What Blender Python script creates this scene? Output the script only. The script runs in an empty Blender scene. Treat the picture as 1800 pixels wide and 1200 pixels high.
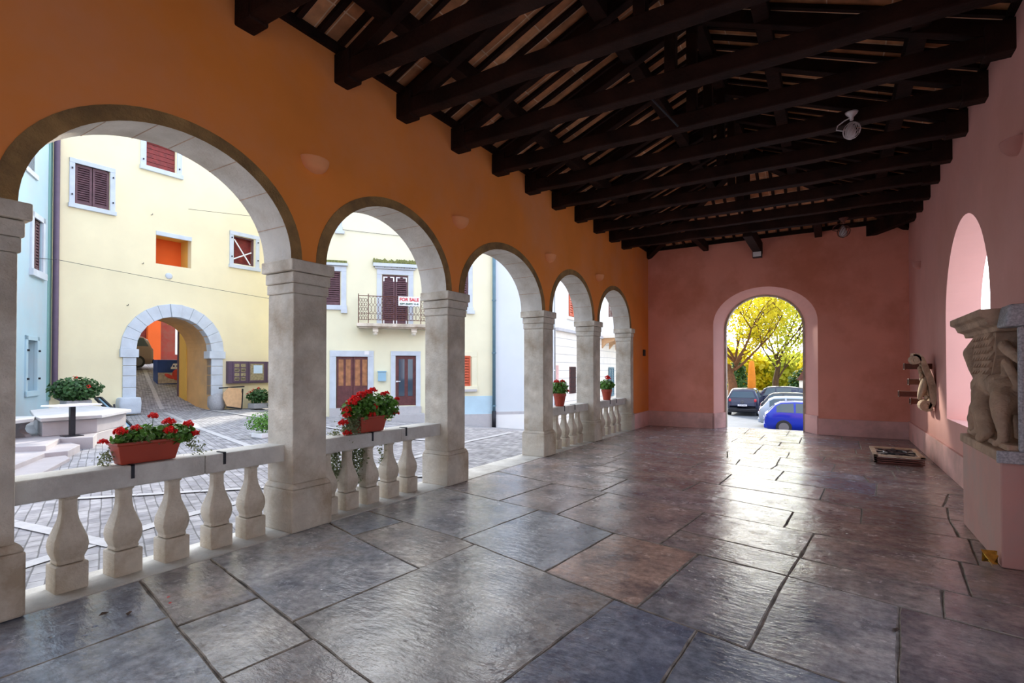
import bpy, math, random
from mathutils import Vector, Matrix, noise
random.seed(7)
S = bpy.context.scene
COL = S.collection
PI = math.pi

# ------------------------------------------------------------------ helpers
class MB:
    """collects geometry for ONE mesh object"""
    def __init__(s): s.v=[]; s.f=[]; s.m=[]; s.mi=0; s.smooth=[]; s.sm=False
    def add(s, vs, fs):
        o=len(s.v); s.v += [tuple(p) for p in vs]
        for f in fs:
            s.f.append([i+o for i in f]); s.m.append(s.mi); s.smooth.append(s.sm)
        return s
    def box(s, x0,x1,y0,y1,z0,z1, taper=0):
        t=taper
        vs=[(x0,y0,z0),(x1,y0,z0),(x1,y1,z0),(x0,y1,z0),(x0+t,y0+t,z1),(x1-t,y0+t,z1),(x1-t,y1-t,z1),(x0+t,y1-t,z1)]
        return s.add(vs,[(0,3,2,1),(4,5,6,7),(0,1,5,4),(1,2,6,5),(2,3,7,6),(3,0,4,7)])
    def prism(s, pts, a0, a1, ax='y'):
        """polygon (u,v) extruded along ax: y -> (u,a,v); x -> (a,u,v); z -> (u,v,a)"""
        n=len(pts); g={'y':lambda p,a:(p[0],a,p[1]),'x':lambda p,a:(a,p[0],p[1]),'z':lambda p,a:(p[0],p[1],a)}[ax]
        vs=[g(p,a0) for p in pts]+[g(p,a1) for p in pts]
        fs=[list(range(n))[::-1], [i+n for i in range(n)]]+[(i,(i+1)%n,(i+1)%n+n,i+n) for i in range(n)]
        return s.add(vs,fs)
    def bar(s, a, b, w, h=None, up=(0,0,1)):
        a=Vector(a); b=Vector(b); h=h or w; d=(b-a).normalized(); up=Vector(up)
        if abs(d.dot(up))>.98: up=Vector((0,1,0))
        r=d.cross(up).normalized()*w/2; u=r.cross(d).normalized()*h/2
        vs=[p+q for p in (a,b) for q in (-r-u, r-u, r+u, -r+u)]
        return s.add(vs,[(0,1,2,3),(7,6,5,4),(0,4,5,1),(1,5,6,2),(2,6,7,3),(3,7,4,0)])
    def tube(s, pts, r, n=8, cap=True):
        pts=[Vector(p) for p in pts]; R=r if isinstance(r,(list,tuple)) else [r]*len(pts)
        vs=[]; fs=[]; prev=None
        for i,p in enumerate(pts):
            d=(pts[min(i+1,len(pts)-1)]-pts[max(i-1,0)]).normalized()
            if prev is None:
                q=Vector((0,0,1)) if abs(d.z)<.9 else Vector((1,0,0)); x=d.cross(q).normalized()
            else: x=(prev-d*prev.dot(d)).normalized()
            prev=x; y=d.cross(x)
            for k in range(n):
                a=2*PI*k/n; vs.append(p+(x*math.cos(a)+y*math.sin(a))*R[i])
        for i in range(len(pts)-1):
            for k in range(n):
                a=i*n+k; b=i*n+(k+1)%n; fs.append((a,b,b+n,a+n))
        if cap: fs.append(list(range(n))[::-1]); fs.append([len(vs)-n+k for k in range(n)])
        return s.add(vs,fs)
    def lathe(s, prof, c=(0,0,0), n=16, sq=None):
        """prof: (r,z). sq: n==4 rotated to be a square section"""
        vs=[]; fs=[]
        for r,z in prof:
            for k in range(n):
                a=2*PI*k/n+(sq or 0); vs.append((c[0]+r*math.cos(a),c[1]+r*math.sin(a),c[2]+z))
        for i in range(len(prof)-1):
            for k in range(n):
                a=i*n+k; b=i*n+(k+1)%n; fs.append((a,b,b+n,a+n))
        fs.append(list(range(n))[::-1]); fs.append([len(vs)-n+k for k in range(n)])
        return s.add(vs,fs)
    def ell(s, c, r, n=12, m=8, rot=None):
        vs=[]; fs=[]
        M=Matrix.Rotation(rot[1],3,rot[0]) if rot else None
        for i in range(1,m):
            t=PI*i/m
            for k in range(n):
                a=2*PI*k/n; p=Vector((r[0]*math.sin(t)*math.cos(a),r[1]*math.sin(t)*math.sin(a),r[2]*math.cos(t)))
                if M: p=M@p
                vs.append(p+Vector(c))
        for sg in (1,-1):
            p=Vector((0,0,sg*r[2])); 
            if M: p=M@p
            vs.append(p+Vector(c))
        T=len(vs)-2; B=len(vs)-1
        for i in range(m-2):
            for k in range(n):
                a=i*n+k; b=i*n+(k+1)%n; fs.append((a,a+n,b+n,b))
        for k in range(n):
            fs.append((T,k,(k+1)%n)); fs.append((B,(m-2)*n+(k+1)%n,(m-2)*n+k))
        return s.add(vs,fs)
    def quad(s,a,b,c,d): return s.add([a,b,c,d],[(0,1,2,3)])
    def leaf(s, p, size, nrm, ang):
        n=Vector(nrm).normalized(); q=Vector((0,0,1)) if abs(n.z)<.9 else Vector((1,0,0))
        x=n.cross(q).normalized(); y=n.cross(x); x,y=x*math.cos(ang)+y*math.sin(ang),y*math.cos(ang)-x*math.sin(ang)
        p=Vector(p)
        return s.add([p-x*size,p-y*size*.55+n*size*.15,p+x*size,p+y*size*.55+n*size*.15],[(0,1,2,3)])
    def build(s, name, mats, parent=None, loc=(0,0,0), rz=0, bevel=0, smooth=False, attr=None, seg=2):
        me=bpy.data.meshes.new(name); me.from_pydata(s.v,[],s.f)
        if not isinstance(mats,(list,tuple)): mats=[mats]
        for m in mats: me.materials.append(m)
        for p,mi,sm in zip(me.polygons,s.m,s.smooth):
            p.material_index=min(mi,len(mats)-1); p.use_smooth=smooth or sm
        if attr:
            at=me.attributes.new('tint','FLOAT_COLOR','FACE')
            for i,c in enumerate(attr): at.data[i].color=(*c,1)
        me.validate(); me.update()
        o=bpy.data.objects.new(name,me); COL.objects.link(o); o.location=loc; o.rotation_euler=(0,0,rz)
        if parent: o.parent=parent
        if bevel:
            b=o.modifiers.new('bevel','BEVEL'); b.width=bevel; b.segments=seg; b.limit_method='ANGLE'; b.angle_limit=math.radians(40)
        return o

def empty(name, loc=(0,0,0), rz=0):
    o=bpy.data.objects.new(name,None); COL.objects.link(o); o.location=loc; o.rotation_euler=(0,0,rz); o.empty_display_size=.1
    return o
def tag(o,label=None,cat=None,group=None,kind=None):
    if label: o['label']=label
    if cat: o['category']=cat
    if group: o['group']=group
    if kind: o['kind']=kind
    return o
def struct(o,label=None): o['kind']='structure'; 
KIDS={}
def kids(o):
    return [c for c in bpy.data.objects if c.parent==o]
def dup(root, loc=None, rz=None, label=None):
    def cp(o,par):
        c=o.copy(); COL.objects.link(c); c.parent=par
        for ch in kids(o): cp(ch,c)
        return c
    ch0=kids(root); c=root.copy(); COL.objects.link(c)
    for ch in ch0: cp(ch,c)
    if loc is not None: c.location=loc
    if rz is not None: c.rotation_euler=(0,0,rz)
    if label: c['label']=label
    return c

# ------------------------------------------------------------------ materials
def mat(name, col, rough=.8, var=.12, scale=4, bump=.0, bscale=30, metal=0, col2=None, stain=None, stain_scale=1.2, stain_amt=.5, trans=0, spec=.5, detail=6, emit=None, coords='Object'):
    m=bpy.data.materials.new(name); m.use_nodes=True; nt=m.node_tree; N=nt.nodes; L=nt.links
    b=N['Principled BSDF']; b.inputs['Roughness'].default_value=rough; b.inputs['Metallic'].default_value=metal
    b.inputs['Specular IOR Level'].default_value=spec
    tc=N.new('ShaderNodeTexCoord'); src=tc.outputs[coords]
    if coords=='World':
        pass
    n=N.new('ShaderNodeTexNoise'); n.inputs['Scale'].default_value=scale; n.inputs['Detail'].default_value=detail; L.new(src,n.inputs['Vector'])
    r=N.new('ShaderNodeValToRGB'); L.new(n.outputs['Fac'],r.inputs['Fac'])
    c2=col2 or tuple(min(1,c*(1+var)) for c in col); c1=col if col2 else tuple(c*(1-var) for c in col)
    r.color_ramp.elements[0].position=.3; r.color_ramp.elements[1].position=.7
    r.color_ramp.elements[0].color=(*c1,1); r.color_ramp.elements[1].color=(*c2,1)
    out=r.outputs['Color']
    if stain:
        n2=N.new('ShaderNodeTexNoise'); n2.inputs['Scale'].default_value=stain_scale; n2.inputs['Detail'].default_value=8; n2.inputs['Roughness'].default_value=.65; L.new(src,n2.inputs['Vector'])
        r2=N.new('ShaderNodeValToRGB'); r2.color_ramp.elements[0].position=.44; r2.color_ramp.elements[1].position=.66; L.new(n2.outputs['Fac'],r2.inputs['Fac'])
        r2.color_ramp.elements[0].color=(0,0,0,1); r2.color_ramp.elements[1].color=(stain_amt,)*3+(1,)
        mx=N.new('ShaderNodeMix'); mx.data_type='RGBA'; L.new(r2.outputs['Color'],mx.inputs['Factor']); L.new(out,mx.inputs['A']); mx.inputs['B'].default_value=(*stain,1)
        out=mx.outputs['Result']
    L.new(out,b.inputs['Base Color'])
    if bump:
        nb=N.new('ShaderNodeTexNoise'); nb.inputs['Scale'].default_value=bscale; nb.inputs['Detail'].default_value=5; L.new(src,nb.inputs['Vector'])
        bp=N.new('ShaderNodeBump'); bp.inputs['Strength'].default_value=bump; bp.inputs['Distance'].default_value=.02; L.new(nb.outputs['Fac'],bp.inputs['Height']); L.new(bp.outputs['Normal'],b.inputs['Normal'])
    if trans:
        t=N.new('ShaderNodeBsdfTranslucent'); L.new(out,t.inputs['Color']); ms=N.new('ShaderNodeMixShader'); ms.inputs[0].default_value=trans
        L.new(b.outputs[0],ms.inputs[1]); L.new(t.outputs[0],ms.inputs[2]); L.new(ms.outputs[0],N['Material Output'].inputs['Surface'])
    if emit:
        b.inputs['Emission Color'].default_value=(*emit[:3],1); b.inputs['Emission Strength'].default_value=emit[3]
    return m
def glass(name, col=(.02,.03,.04), rough=.05):
    m=bpy.data.materials.new(name); m.use_nodes=True; b=m.node_tree.nodes['Principled BSDF']
    b.inputs['Base Color'].default_value=(*col,1); b.inputs['Roughness'].default_value=rough; b.inputs['Specular IOR Level'].default_value=.8
    return m

M={}
M['orange']=mat('orange_lit_plaster',(.78,.235,.035),.9,.06,1.5,.15,12,stain=(.72,.28,.13),stain_scale=.5,stain_amt=.6)  # yellow light reflected onto the pinkish plaster is put into this orange
M['salmon']=mat('salmon_plaster',(.86,.36,.265),.9,.06,1.4,.15,12,stain=(.60,.19,.10),stain_scale=.5,stain_amt=.7)
M['rose']=mat('rose_plaster',(.76,.39,.34),.9,.05,1.4,.15,12,stain=(.70,.33,.27),stain_scale=.6,stain_amt=.7)
M['pinkbase']=mat('pink_base_plaster',(.80,.47,.43),.85,.06,2,.2,10,stain=(.22,.13,.08),stain_scale=1.3,stain_amt=.4)
M['reveal']=mat('reveal_plaster',(.80,.42,.36),.85,.04,2,.1,10)
M['stone']=mat('weathered_limestone',(.60,.53,.43),.8,.24,3,.5,40,stain=(.30,.205,.115),stain_scale=1.7,stain_amt=.75)
M['stone_dark']=mat('brown_arch_stone',(.30,.17,.06),.9,.25,5,.7,40,stain=(.11,.065,.03),stain_scale=3,stain_amt=.6)  # arch faces, browner and darker than the soffit stone
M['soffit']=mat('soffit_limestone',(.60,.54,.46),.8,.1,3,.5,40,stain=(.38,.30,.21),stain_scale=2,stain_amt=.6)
M['white_stone']=mat('pale_rail_stone',(.64,.61,.55),.7,.1,4,.35,60,stain=(.33,.29,.24),stain_scale=2.2,stain_amt=.6)
M['baluster']=mat('baluster_stone',(.62,.54,.43),.75,.12,6,.35,60,stain=(.33,.23,.13),stain_scale=4,stain_amt=.6)
M['beam']=mat('dark_stained_timber',(.020,.007,.004),.75,.5,3,.4,25,spec=.15)
M['rafter']=mat('dark_rafter_timber',(.022,.008,.005),.75,.4,3,.3,25,spec=.15)
M['iron']=mat('black_iron',(.03,.03,.035),.5,.2,10,metal=.6)
M['terracotta']=mat('terracotta_plastic',(.38,.05,.022),.45,.08,3)
M['leaf']=mat('geranium_leaf',(.10,.24,.028),.5,.5,18,trans=.25)
M['leaf_dk']=mat('dark_green_leaf',(.04,.11,.025),.5,.5,18,trans=.2)
M['trail']=mat('trailing_white_green',(.07,.11,.025),.6,.5,60,col2=(.30,.31,.16),trans=.15)
M['red']=mat('red_petal',(.75,.012,.010),.5,.25,30,trans=.25)
M['pinkpetal']=mat('magenta_petal',(.75,.06,.25),.5,.25,30,trans=.25)
M['yellow']=mat('cream_yellow_render',(.85,.76,.50),.95,.04,.9,.1,8,stain=(.76,.66,.44),stain_scale=.35,stain_amt=.45)
M['yellow2']=mat('pale_yellow_render',(.82,.78,.56),.95,.04,.9,.1,8,stain=(.72,.68,.50),stain_scale=.4,stain_amt=.35)
M['palegrey']=mat('pale_grey_render',(.66,.71,.73),.95,.03,.9)
M['cream']=mat('cream_rusticated_stone',(.85,.78,.66),.9,.05,2)
M['whitewall']=mat('white_render',(.86,.86,.82),.95,.03,1)
M['blue']=mat('pale_blue_render',(.42,.58,.64),.95,.04,1,stain=(.50,.52,.54),stain_scale=.7,stain_amt=.5)
M['bluestone']=mat('window_stone',(.57,.62,.67),.85,.08,3,.2,30)
M['bluegreen']=mat('blue_green_paint',(.22,.40,.36),.9,.05,1)
M['bluebase']=mat('light_blue_band',(.50,.68,.76),.9,.06,2)
M['greybase']=mat('grey_base_course',(.55,.53,.52),.9,.12,2,stain=(.35,.35,.36),stain_scale=2,stain_amt=.6)
M['shutter']=mat('brown_shutter_wood',(.115,.05,.06),.6,.25,8)
M['doorwood']=mat('plum_door_wood',(.12,.035,.035),.5,.25,6)
M['doorpanel']=mat('orange_brown_panel',(.36,.15,.06),.5,.3,6)
M['redwood']=mat('red_wood',(.20,.02,.015),.6,.3,8)
M['redshut']=mat('orange_red_shutter',(.55,.09,.03),.6,.1,8)
M['dark']=mat('dark_interior',(.02,.012,.01),.9,.2,4)  # near-black backing sheet behind windows, shade of the unlit rooms as colour
M['glass']=glass('window_glass',(.05,.08,.11)); M['cglass']=glass('car_glass',(.02,.05,.07))
M['ochre']=mat('ochre_render',(.66,.40,.17),.95,.12,1.2,.2,10,stain=(.40,.28,.18),stain_scale=.9,stain_amt=.5)
M['ygold']=mat('golden_render',(.75,.47,.10),.9,.06,1)
M['orangewall']=mat('bright_orange_render',(.80,.13,.02),.9,.05,1)
M['redwall']=mat('brick_red_render',(.30,.045,.03),.9,.08,1,stain=(.22,.12,.08),stain_scale=1.5,stain_amt=.6)
M['plum']=mat('plum_metal',(.10,.06,.10),.5,.1,5)
M['pipe']=mat('blue_grey_pipe',(.10,.19,.24),.5,.1,5)
M['bluemetal']=mat('light_blue_metal',(.30,.50,.62),.5,.05,5)
M['white']=mat('white_paint',(.82,.82,.82),.6,.03,5)
M['signred']=mat('sign_red',(.62,.03,.04),.6,.02,5)
M['signgreen']=mat('sign_dark_green',(.03,.12,.08),.6,.02,5)
M['asphalt']=mat('asphalt',(.20,.21,.225),.85,.1,3,.2,60)
M['moss']=mat('moss',(.18,.19,.06),.95,.5,20,.8,40)
M['strip']=mat('white_paving_stone',(.44,.435,.44),.6,.1,6,.2,40)
M['terrace']=mat('pale_terrace_stone',(.40,.365,.365),.6,.06,3,.1,40,stain=(.33,.29,.29),stain_scale=2,stain_amt=.5)
M['wood']=mat('pale_plywood',(.62,.38,.20),.7,.12,8)
M['sconce']=mat('sconce_plaster',(.78,.30,.12),.85,.05,5)
M['sconce_pk']=mat('pink_sconce_plaster',(.55,.25,.21),.85,.05,5)
M['carving']=mat('brown_carved_stone',(.50,.34,.23),.9,.2,6,.7,35,stain=(.30,.20,.14),stain_scale=4,stain_amt=.6)
M['volute']=mat('tan_carved_stone',(.58,.43,.29),.9,.15,8,.5,40,stain=(.24,.14,.08),stain_scale=5,stain_amt=.6)
M['granite']=mat('grey_granite',(.40,.40,.41),.7,.35,60,.4,90)
M['rust']=mat('rusty_iron',(.13,.045,.03),.8,.3,12)
M['gold']=mat('gold_foil',(.55,.33,.05),.35,.4,30,metal=.7)
M['bark']=mat('brown_bark',(.07,.04,.025),.95,.3,6,.8,20)
M['bark2']=mat('reddish_bark',(.13,.055,.025),.95,.3,6,.8,20)
M['yleaf']=mat('yellow_autumn_leaf',(.62,.52,.02),.6,.3,.8,col2=(.86,.74,.05),trans=.55)
M['gleaf']=mat('yellow_green_leaf',(.38,.44,.04),.6,.3,.8,col2=(.72,.70,.08),trans=.55)
M['grass']=mat('dry_grass',(.42,.40,.12),.95,.2,1,col2=(.62,.55,.22))
M['tyre']=mat('tyre_rubber',(.02,.02,.02),.8,.1,5)
M['rim']=mat('alloy_rim',(.18,.18,.19),.5,.05,5,metal=.7)
def carpaint(n,c): 
    m=mat(n,c,.3,.02,5,spec=.35); m.node_tree.nodes['Principled BSDF'].inputs['Coat Weight'].default_value=.35; return m
M['navy']=carpaint('navy_car_paint',(.018,.022,.055)); M['blackc']=carpaint('black_car_paint',(.02,.022,.028)); M['bluec']=carpaint('bright_blue_car_paint',(.0,.018,.36))
M['silverc']=carpaint('silver_car_paint',(.36,.41,.46)); M['tan']=carpaint('tan_grey_car_paint',(.30,.22,.18)); M['teal']=carpaint('teal_car_paint',(.0,.22,.30))
M['tail']=mat('tail_light_red',(.60,.02,.03),.2,.1,5); M['plate']=mat('number_plate_white',(.8,.8,.85),.4,.02,5); M['lens']=mat('clear_lens',(.7,.6,.6),.15,.1,12)
M['parasol']=mat('orange_canvas',(.85,.30,.02),.8,.1,3,trans=.3)
M['lampmetal']=mat('white_lamp_metal',(.60,.55,.55),.3,.1,8,metal=.3)
M['lampglass']=glass('lamp_glass',(.55,.50,.50),.1)
M['poster_blue']=mat('deep_blue_print',(.01,.05,.22),.4,.2,2); M['poster_red']=mat('red_print',(.6,.06,.04),.4,.2,8); M['poster_sand']=mat('sandy_print',(.42,.36,.28),.5,.3,8)
M['paper']=mat('white_blue_paper',(.55,.70,.85),.6,.05,6); M['photo']=mat('brown_green_notice',(.30,.25,.14),.6,.4,12)

# floor stone with per slab tint
def floor_mat():
    m=bpy.data.materials.new('polished_floor_stone'); m.use_nodes=True; nt=m.node_tree; N=nt.nodes; L=nt.links; b=N['Principled BSDF']
    tc=N.new('ShaderNodeTexCoord'); at=N.new('ShaderNodeAttribute'); at.attribute_name='tint'
    def noi(sc,det=6,ro=.6,vec=None):
        n=N.new('ShaderNodeTexNoise'); n.inputs['Scale'].default_value=sc; n.inputs['Detail'].default_value=det; n.inputs['Roughness'].default_value=ro; L.new(vec or tc.outputs['Object'],n.inputs['Vector']); return n
    def ramp(n,a,bb,ca,cb):
        r=N.new('ShaderNodeValToRGB'); r.color_ramp.elements[0].position=a; r.color_ramp.elements[1].position=bb; r.color_ramp.elements[0].color=(*ca,1); r.color_ramp.elements[1].color=(*cb,1); L.new(n.outputs['Fac'],r.inputs['Fac']); return r
    def mul(a,c,f=1,bt='MULTIPLY'):
        x=N.new('ShaderNodeMix'); x.data_type='RGBA'; x.blend_type=bt; x.inputs['Factor'].default_value=f; L.new(a,x.inputs['A']); L.new(c,x.inputs['B']); return x.outputs['Result']
    n1=ramp(noi(2.2,8),.3,.7,(.36,.40,.48),(1.5,1.42,1.30)); n2=ramp(noi(14,8,.7),.35,.7,(.55,.55,.58),(1.3,1.3,1.3))
    c=mul(mul(at.outputs['Color'],n1.outputs['Color']),n2.outputs['Color'])
    # brown stains
    n3=ramp(noi(1.1,7,.7),.56,.72,(0,0,0),(.7,.7,.7)); mx=N.new('ShaderNodeMix'); mx.data_type='RGBA'; L.new(n3.outputs['Color'],mx.inputs['Factor']); L.new(c,mx.inputs['A']); mx.inputs['B'].default_value=(.17,.085,.045,1)
    L.new(mx.outputs['Result'],b.inputs['Base Color'])
    rr=ramp(noi(3.5,8,.7),.3,.72,(.06,)*3,(.36,)*3); L.new(rr.outputs['Color'],b.inputs['Roughness'])
    b.inputs['Specular IOR Level'].default_value=.75
    # bumps: broad undulation, chisel marks, pits
    mp=N.new('ShaderNodeMapping'); mp.inputs['Rotation'].default_value=(0,0,.5); mp.inputs['Scale'].default_value=(1.2,3.2,1); L.new(tc.outputs['Object'],mp.inputs['Vector'])
    a=noi(1.6,3,.5); a2=noi(7,4,.6,mp.outputs['Vector']); a3=noi(22,5,.6)
    vor=N.new('ShaderNodeTexVoronoi'); vor.inputs['Scale'].default_value=9; L.new(tc.outputs['Object'],vor.inputs['Vector'])
    pit=N.new('ShaderNodeMapRange'); pit.inputs['From Min'].default_value=0; pit.inputs['From Max'].default_value=.16; L.new(vor.outputs['Distance'],pit.inputs['Value'])
    nm=noi(1.3,3); gate=N.new('ShaderNodeMapRange'); gate.inputs['From Min'].default_value=.5; gate.inputs['From Max'].default_value=.6; L.new(nm.outputs['Fac'],gate.inputs['Value'])
    inv=N.new('ShaderNodeMath'); inv.operation='SUBTRACT'; inv.inputs[0].default_value=1; L.new(pit.outputs['Result'],inv.inputs[1])
    pg=N.new('ShaderNodeMath'); pg.operation='MULTIPLY'; L.new(inv.outputs[0],pg.inputs[0]); L.new(gate.outputs['Result'],pg.inputs[1])
    def ma(x,k,y):
        q=N.new('ShaderNodeMath'); q.operation='MULTIPLY_ADD'; L.new(x,q.inputs[0]); q.inputs[1].default_value=k
        if y is None: q.inputs[2].default_value=0
        else: L.new(y,q.inputs[2])
        return q.outputs[0]
    h=ma(a.outputs['Fac'],1.5,ma(a2.outputs['Fac'],.45,ma(a3.outputs['Fac'],.20,ma(pg.outputs[0],-.45,None))))
    bp=N.new('ShaderNodeBump'); bp.inputs['Strength'].default_value=1; bp.inputs['Distance'].default_value=.011; L.new(h,bp.inputs['Height']); L.new(bp.outputs['Normal'],b.inputs['Normal'])
    return m
M['floor']=floor_mat(); M['grout']=mat('sandy_grout',(.26,.225,.185),.9,.5,9,.5,60)

def brick_mat(name,c1,c2,mortar,scale,bw,rh,ms,rough=.8,bump=.4,rot=0,vec='Object',offset=.5,ntint=None,swap=False):
    m=bpy.data.materials.new(name); m.use_nodes=True; nt=m.node_tree; N=nt.nodes; L=nt.links; b=N['Principled BSDF']; b.inputs['Roughness'].default_value=rough
    tc=N.new('ShaderNodeTexCoord'); mp=N.new('ShaderNodeMapping'); mp.inputs['Rotation'].default_value=(0,0,rot); L.new(tc.outputs[vec],mp.inputs['Vector'])
    wn=N.new('ShaderNodeTexNoise'); wn.inputs['Scale'].default_value=1.5; L.new(tc.outputs[vec],wn.inputs['Vector'])
    wv=N.new('ShaderNodeVectorMath'); wv.operation='SCALE'; wv.inputs['Scale'].default_value=.035; L.new(wn.outputs['Color'],wv.inputs[0])
    av=N.new('ShaderNodeVectorMath'); L.new(mp.outputs['Vector'],av.inputs[0]); L.new(wv.outputs['Vector'],av.inputs[1])
    br=N.new('ShaderNodeTexBrick'); br.inputs['Scale'].default_value=scale; br.inputs['Brick Width'].default_value=bw; br.inputs['Row Height'].default_value=rh; br.inputs['Mortar Size'].default_value=ms
    br.inputs['Color1'].default_value=(*c1,1); br.inputs['Color2'].default_value=(*c2,1); br.inputs['Mortar'].default_value=(*mortar,1); br.offset=offset
    br.inputs['Mortar Smooth'].default_value=.3
    L.new(av.outputs['Vector'],br.inputs['Vector'])
    n=N.new('ShaderNodeTexNoise'); n.inputs['Scale'].default_value=5; n.inputs['Detail'].default_value=8; L.new(tc.outputs[vec],n.inputs['Vector'])
    r=N.new('ShaderNodeValToRGB'); r.color_ramp.elements[0].color=(.6,.6,.6,1); r.color_ramp.elements[1].color=(1.3,1.3,1.3,1); r.color_ramp.elements[0].position=.3; r.color_ramp.elements[1].position=.7; L.new(n.outputs['Fac'],r.inputs['Fac'])
    x=N.new('ShaderNodeMix'); x.data_type='RGBA'; x.blend_type='MULTIPLY'; x.inputs['Factor'].default_value=1; L.new(br.outputs['Color'],x.inputs['A']); L.new(r.outputs['Color'],x.inputs['B']); L.new(x.outputs['Result'],b.inputs['Base Color'])
    bp=N.new('ShaderNodeBump'); bp.invert=True; bp.inputs['Strength'].default_value=bump; bp.inputs['Distance'].default_value=.02; L.new(br.outputs['Fac'],bp.inputs['Height']); L.new(bp.outputs['Normal'],b.inputs['Normal'])
    return m
M['cobble']=brick_mat('grey_cobbles',(.24,.235,.25),(.36,.35,.355),(.13,.125,.125),1,.20,.11,.007,rot=.35,bump=.6)
M['tiles']=brick_mat('brick_roof_tiles',(.72,.33,.15),(.44,.16,.06),(.75,.50,.32),1,.60,.15,.008,vec='Object',bump=.2,offset=0)

# ------------------------------------------------------------------ key dimensions
XA=-4.52          # plaster face of the arcade wall
XO=-4.95          # its outer face
XR=1.53; XRO=1.95 # right wall
YF=14.865; YFO=15.42
YN=-5.0           # near end of the loggia
PIERS=[-4.2,-1.70,.743,3.168,5.575,8.355,10.714,13.22]
PW=.476
EAVE=5.0
def ground(x,y):
    z=-.06
    w=1 if x>-19 else max(0,1-(-19-x)/2.5)
    z-=w*.125*max(0,min(y,21.1)-12)
    if x<-22.6: z+=.25*min(-22.6-x,6.9)+.08*max(0,-29.5-x)
    return z

# ------------------------------------------------------------------ floor slabs
def lerp_line(L,x):
    if x<=L[0][0]: return L[0][1]
    for (a,b),(c,d) in zip(L,L[1:]):
        if x<=c: return b+(d-b)*(x-a)/(c-a)
    return L[-1][1]
LM1=[(-4.5,.9),(1.6,-.4)]
LA=[(-4.5,1.88),(-2.68,1.5),(1.6,.6)]
LB=[(-4.5,2.40),(-2.0,1.885),(-1.3,1.76),(1.6,1.2)]
LS=[(-4.5,3.62),(-3.94,3.46),(-2.83,3.17)]
LC=[(-4.5,4.16),(-3,3.93),(-1.94,3.64),(-1.13,3.42),(-.42,3.25),(.26,3.12),(1.6,2.85)]
LD=[(-4.5,5.5),(-3.46,5.31),(-2.69,5.19),(-1.82,4.85),(-1.0,4.7),(-.3,4.56),(.6,4.32),(1.6,4.1)]
LF=[(-1.35,5.3),(-.7,5.15),(.66,4.87),(1.6,4.68)]
LE=[(-4.5,6.85),(-3.35,6.53),(-2.5,6.42),(-1.63,6.19),(-.42,5.93),(.17,5.82),(1.6,5.5)]
LG=[(-4.5,7.7),(-2.6,7.38),(-1.68,7.04),(-.37,6.65),(.25,6.5),(1.07,6.45),(1.6,6.4)]
LH=[(-4.5,8.4),(-2.6,8.0),(-1.6,7.72),(-.61,7.51),(-.08,7.4),(.26,7.2),(1.06,7.19),(1.6,7.1)]
LI=[(-4.5,9.2),(-1.96,8.74),(-1.39,8.55),(-.57,8.34),(-.08,8.2),(.47,8.0),(1.14,7.78),(1.6,7.7)]
LJ=[(-4.5,9.95),(-1.3,9.42),(.5,8.93),(1.6,8.55)]
LK=[(-4.5,10.55),(-1.4,10.02),(-.78,9.8),(.3,9.5),(1.6,9.15)]
LL=[(-4.5,11.3),(-1.6,10.85),(-.8,10.65),(.3,10.3),(1.6,10.0)]
def off(L,d,k=0): return [(x,y+d+k*x) for x,y in L]
LM=off(LL,.75,.02); LN=off(LM,.8,.03); LO=off(LN,.72,.02); LP=[(-4.5,14.4),(1.6,13.85)]; LQ=[(-4.5,15.6),(1.6,15.6)]
L0=[(-4.5,-.2),(1.6,-1.5)]; L00=[(-4.5,-1.6),(1.6,-2.8)]; L000=[(-4.5,-5),(1.6,-5)]
rows=[(L000,L00,[(-3,-3),(-1.2,-1.2),(.3,.3)]),(L00,L0,[(-3.6,-3.6),(-2,-2),(.1,.1)]),(L0,LM1,[(-2.9,-2.9),(-1.1,-1.1),(.6,.6)]),
 (LM1,LA,[(-3.69,-3.668),(-2.0,-1.9),(-.3,-.2)]),
 (LA,LB,[(-3.485,-3.441),(-2.705,-2.637),(-.9,-.9),(.3,.3)]),
 (LB,LS,[],(-4.5,None)),
 (LC,LD,[(-2.993,-2.862),(-1.943,-1.822),(-1.126,-.993),(-.416,-.30),(.26,.38)]),
 (LD,LE,[(-3.464,-3.352),(-2.60,-2.5)]),
 (LE,LG,[(-2.6,-2.55),(-.42,-.37),(1.02,1.1)]),
 (LG,LH,[(-3.0,-2.9),(-1.68,-1.6),(.25,.29),(1.03,1.06)]),
 (LH,LI,[(-3.3,-3.25),(-1.34,-1.31),(-.13,-.08),(1.06,1.13)]),
 (LI,LJ,[(-3.4,-3.4),(-1.96,-1.9),(-.7,-.65),(.47,.54),(1.1,1.28)]),
 (LJ,LK,[(-3.5,-3.5),(-2.4,-2.4),(-1.38,-1.4),(-.84,-.78),(.45,.4)]),
 (LK,LL,[(-4,-4),(-2.8,-2.8),(-1.61,-1.75),(-.8,-.8),(.0,.05),(.8,.8)]),
 (LL,LM,[(-3.4,-3.3),(-2.2,-2.2),(-1.26,-1.26),(-.7,-.7),(-.15,-.1),(.9,.9)]),
 (LM,LN,[(-3.9,-3.9),(-2.5,-2.5),(-1.25,-1.25),(-.2,-.2),(.7,.7)]),
 (LN,LO,[(-3.2,-3.2),(-1.9,-1.87),(-.95,-.95),(.4,.4)]),
 (LO,LP,[(-3.6,-3.6),(-2.3,-2.3),(-1.4,-1.4),(-.6,-.6),(.5,.5)]),
 (LP,LQ,[(-3,-3),(-1.87,-1.9),(-.94,-.94),(.2,.2)])]
slabs=[]
def slab(bl,br,tr,tl,Lb=None,Lt=None):
    """corner x values along bottom / top line"""
    slabs.append((bl,br,tr,tl,Lb,Lt))
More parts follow.
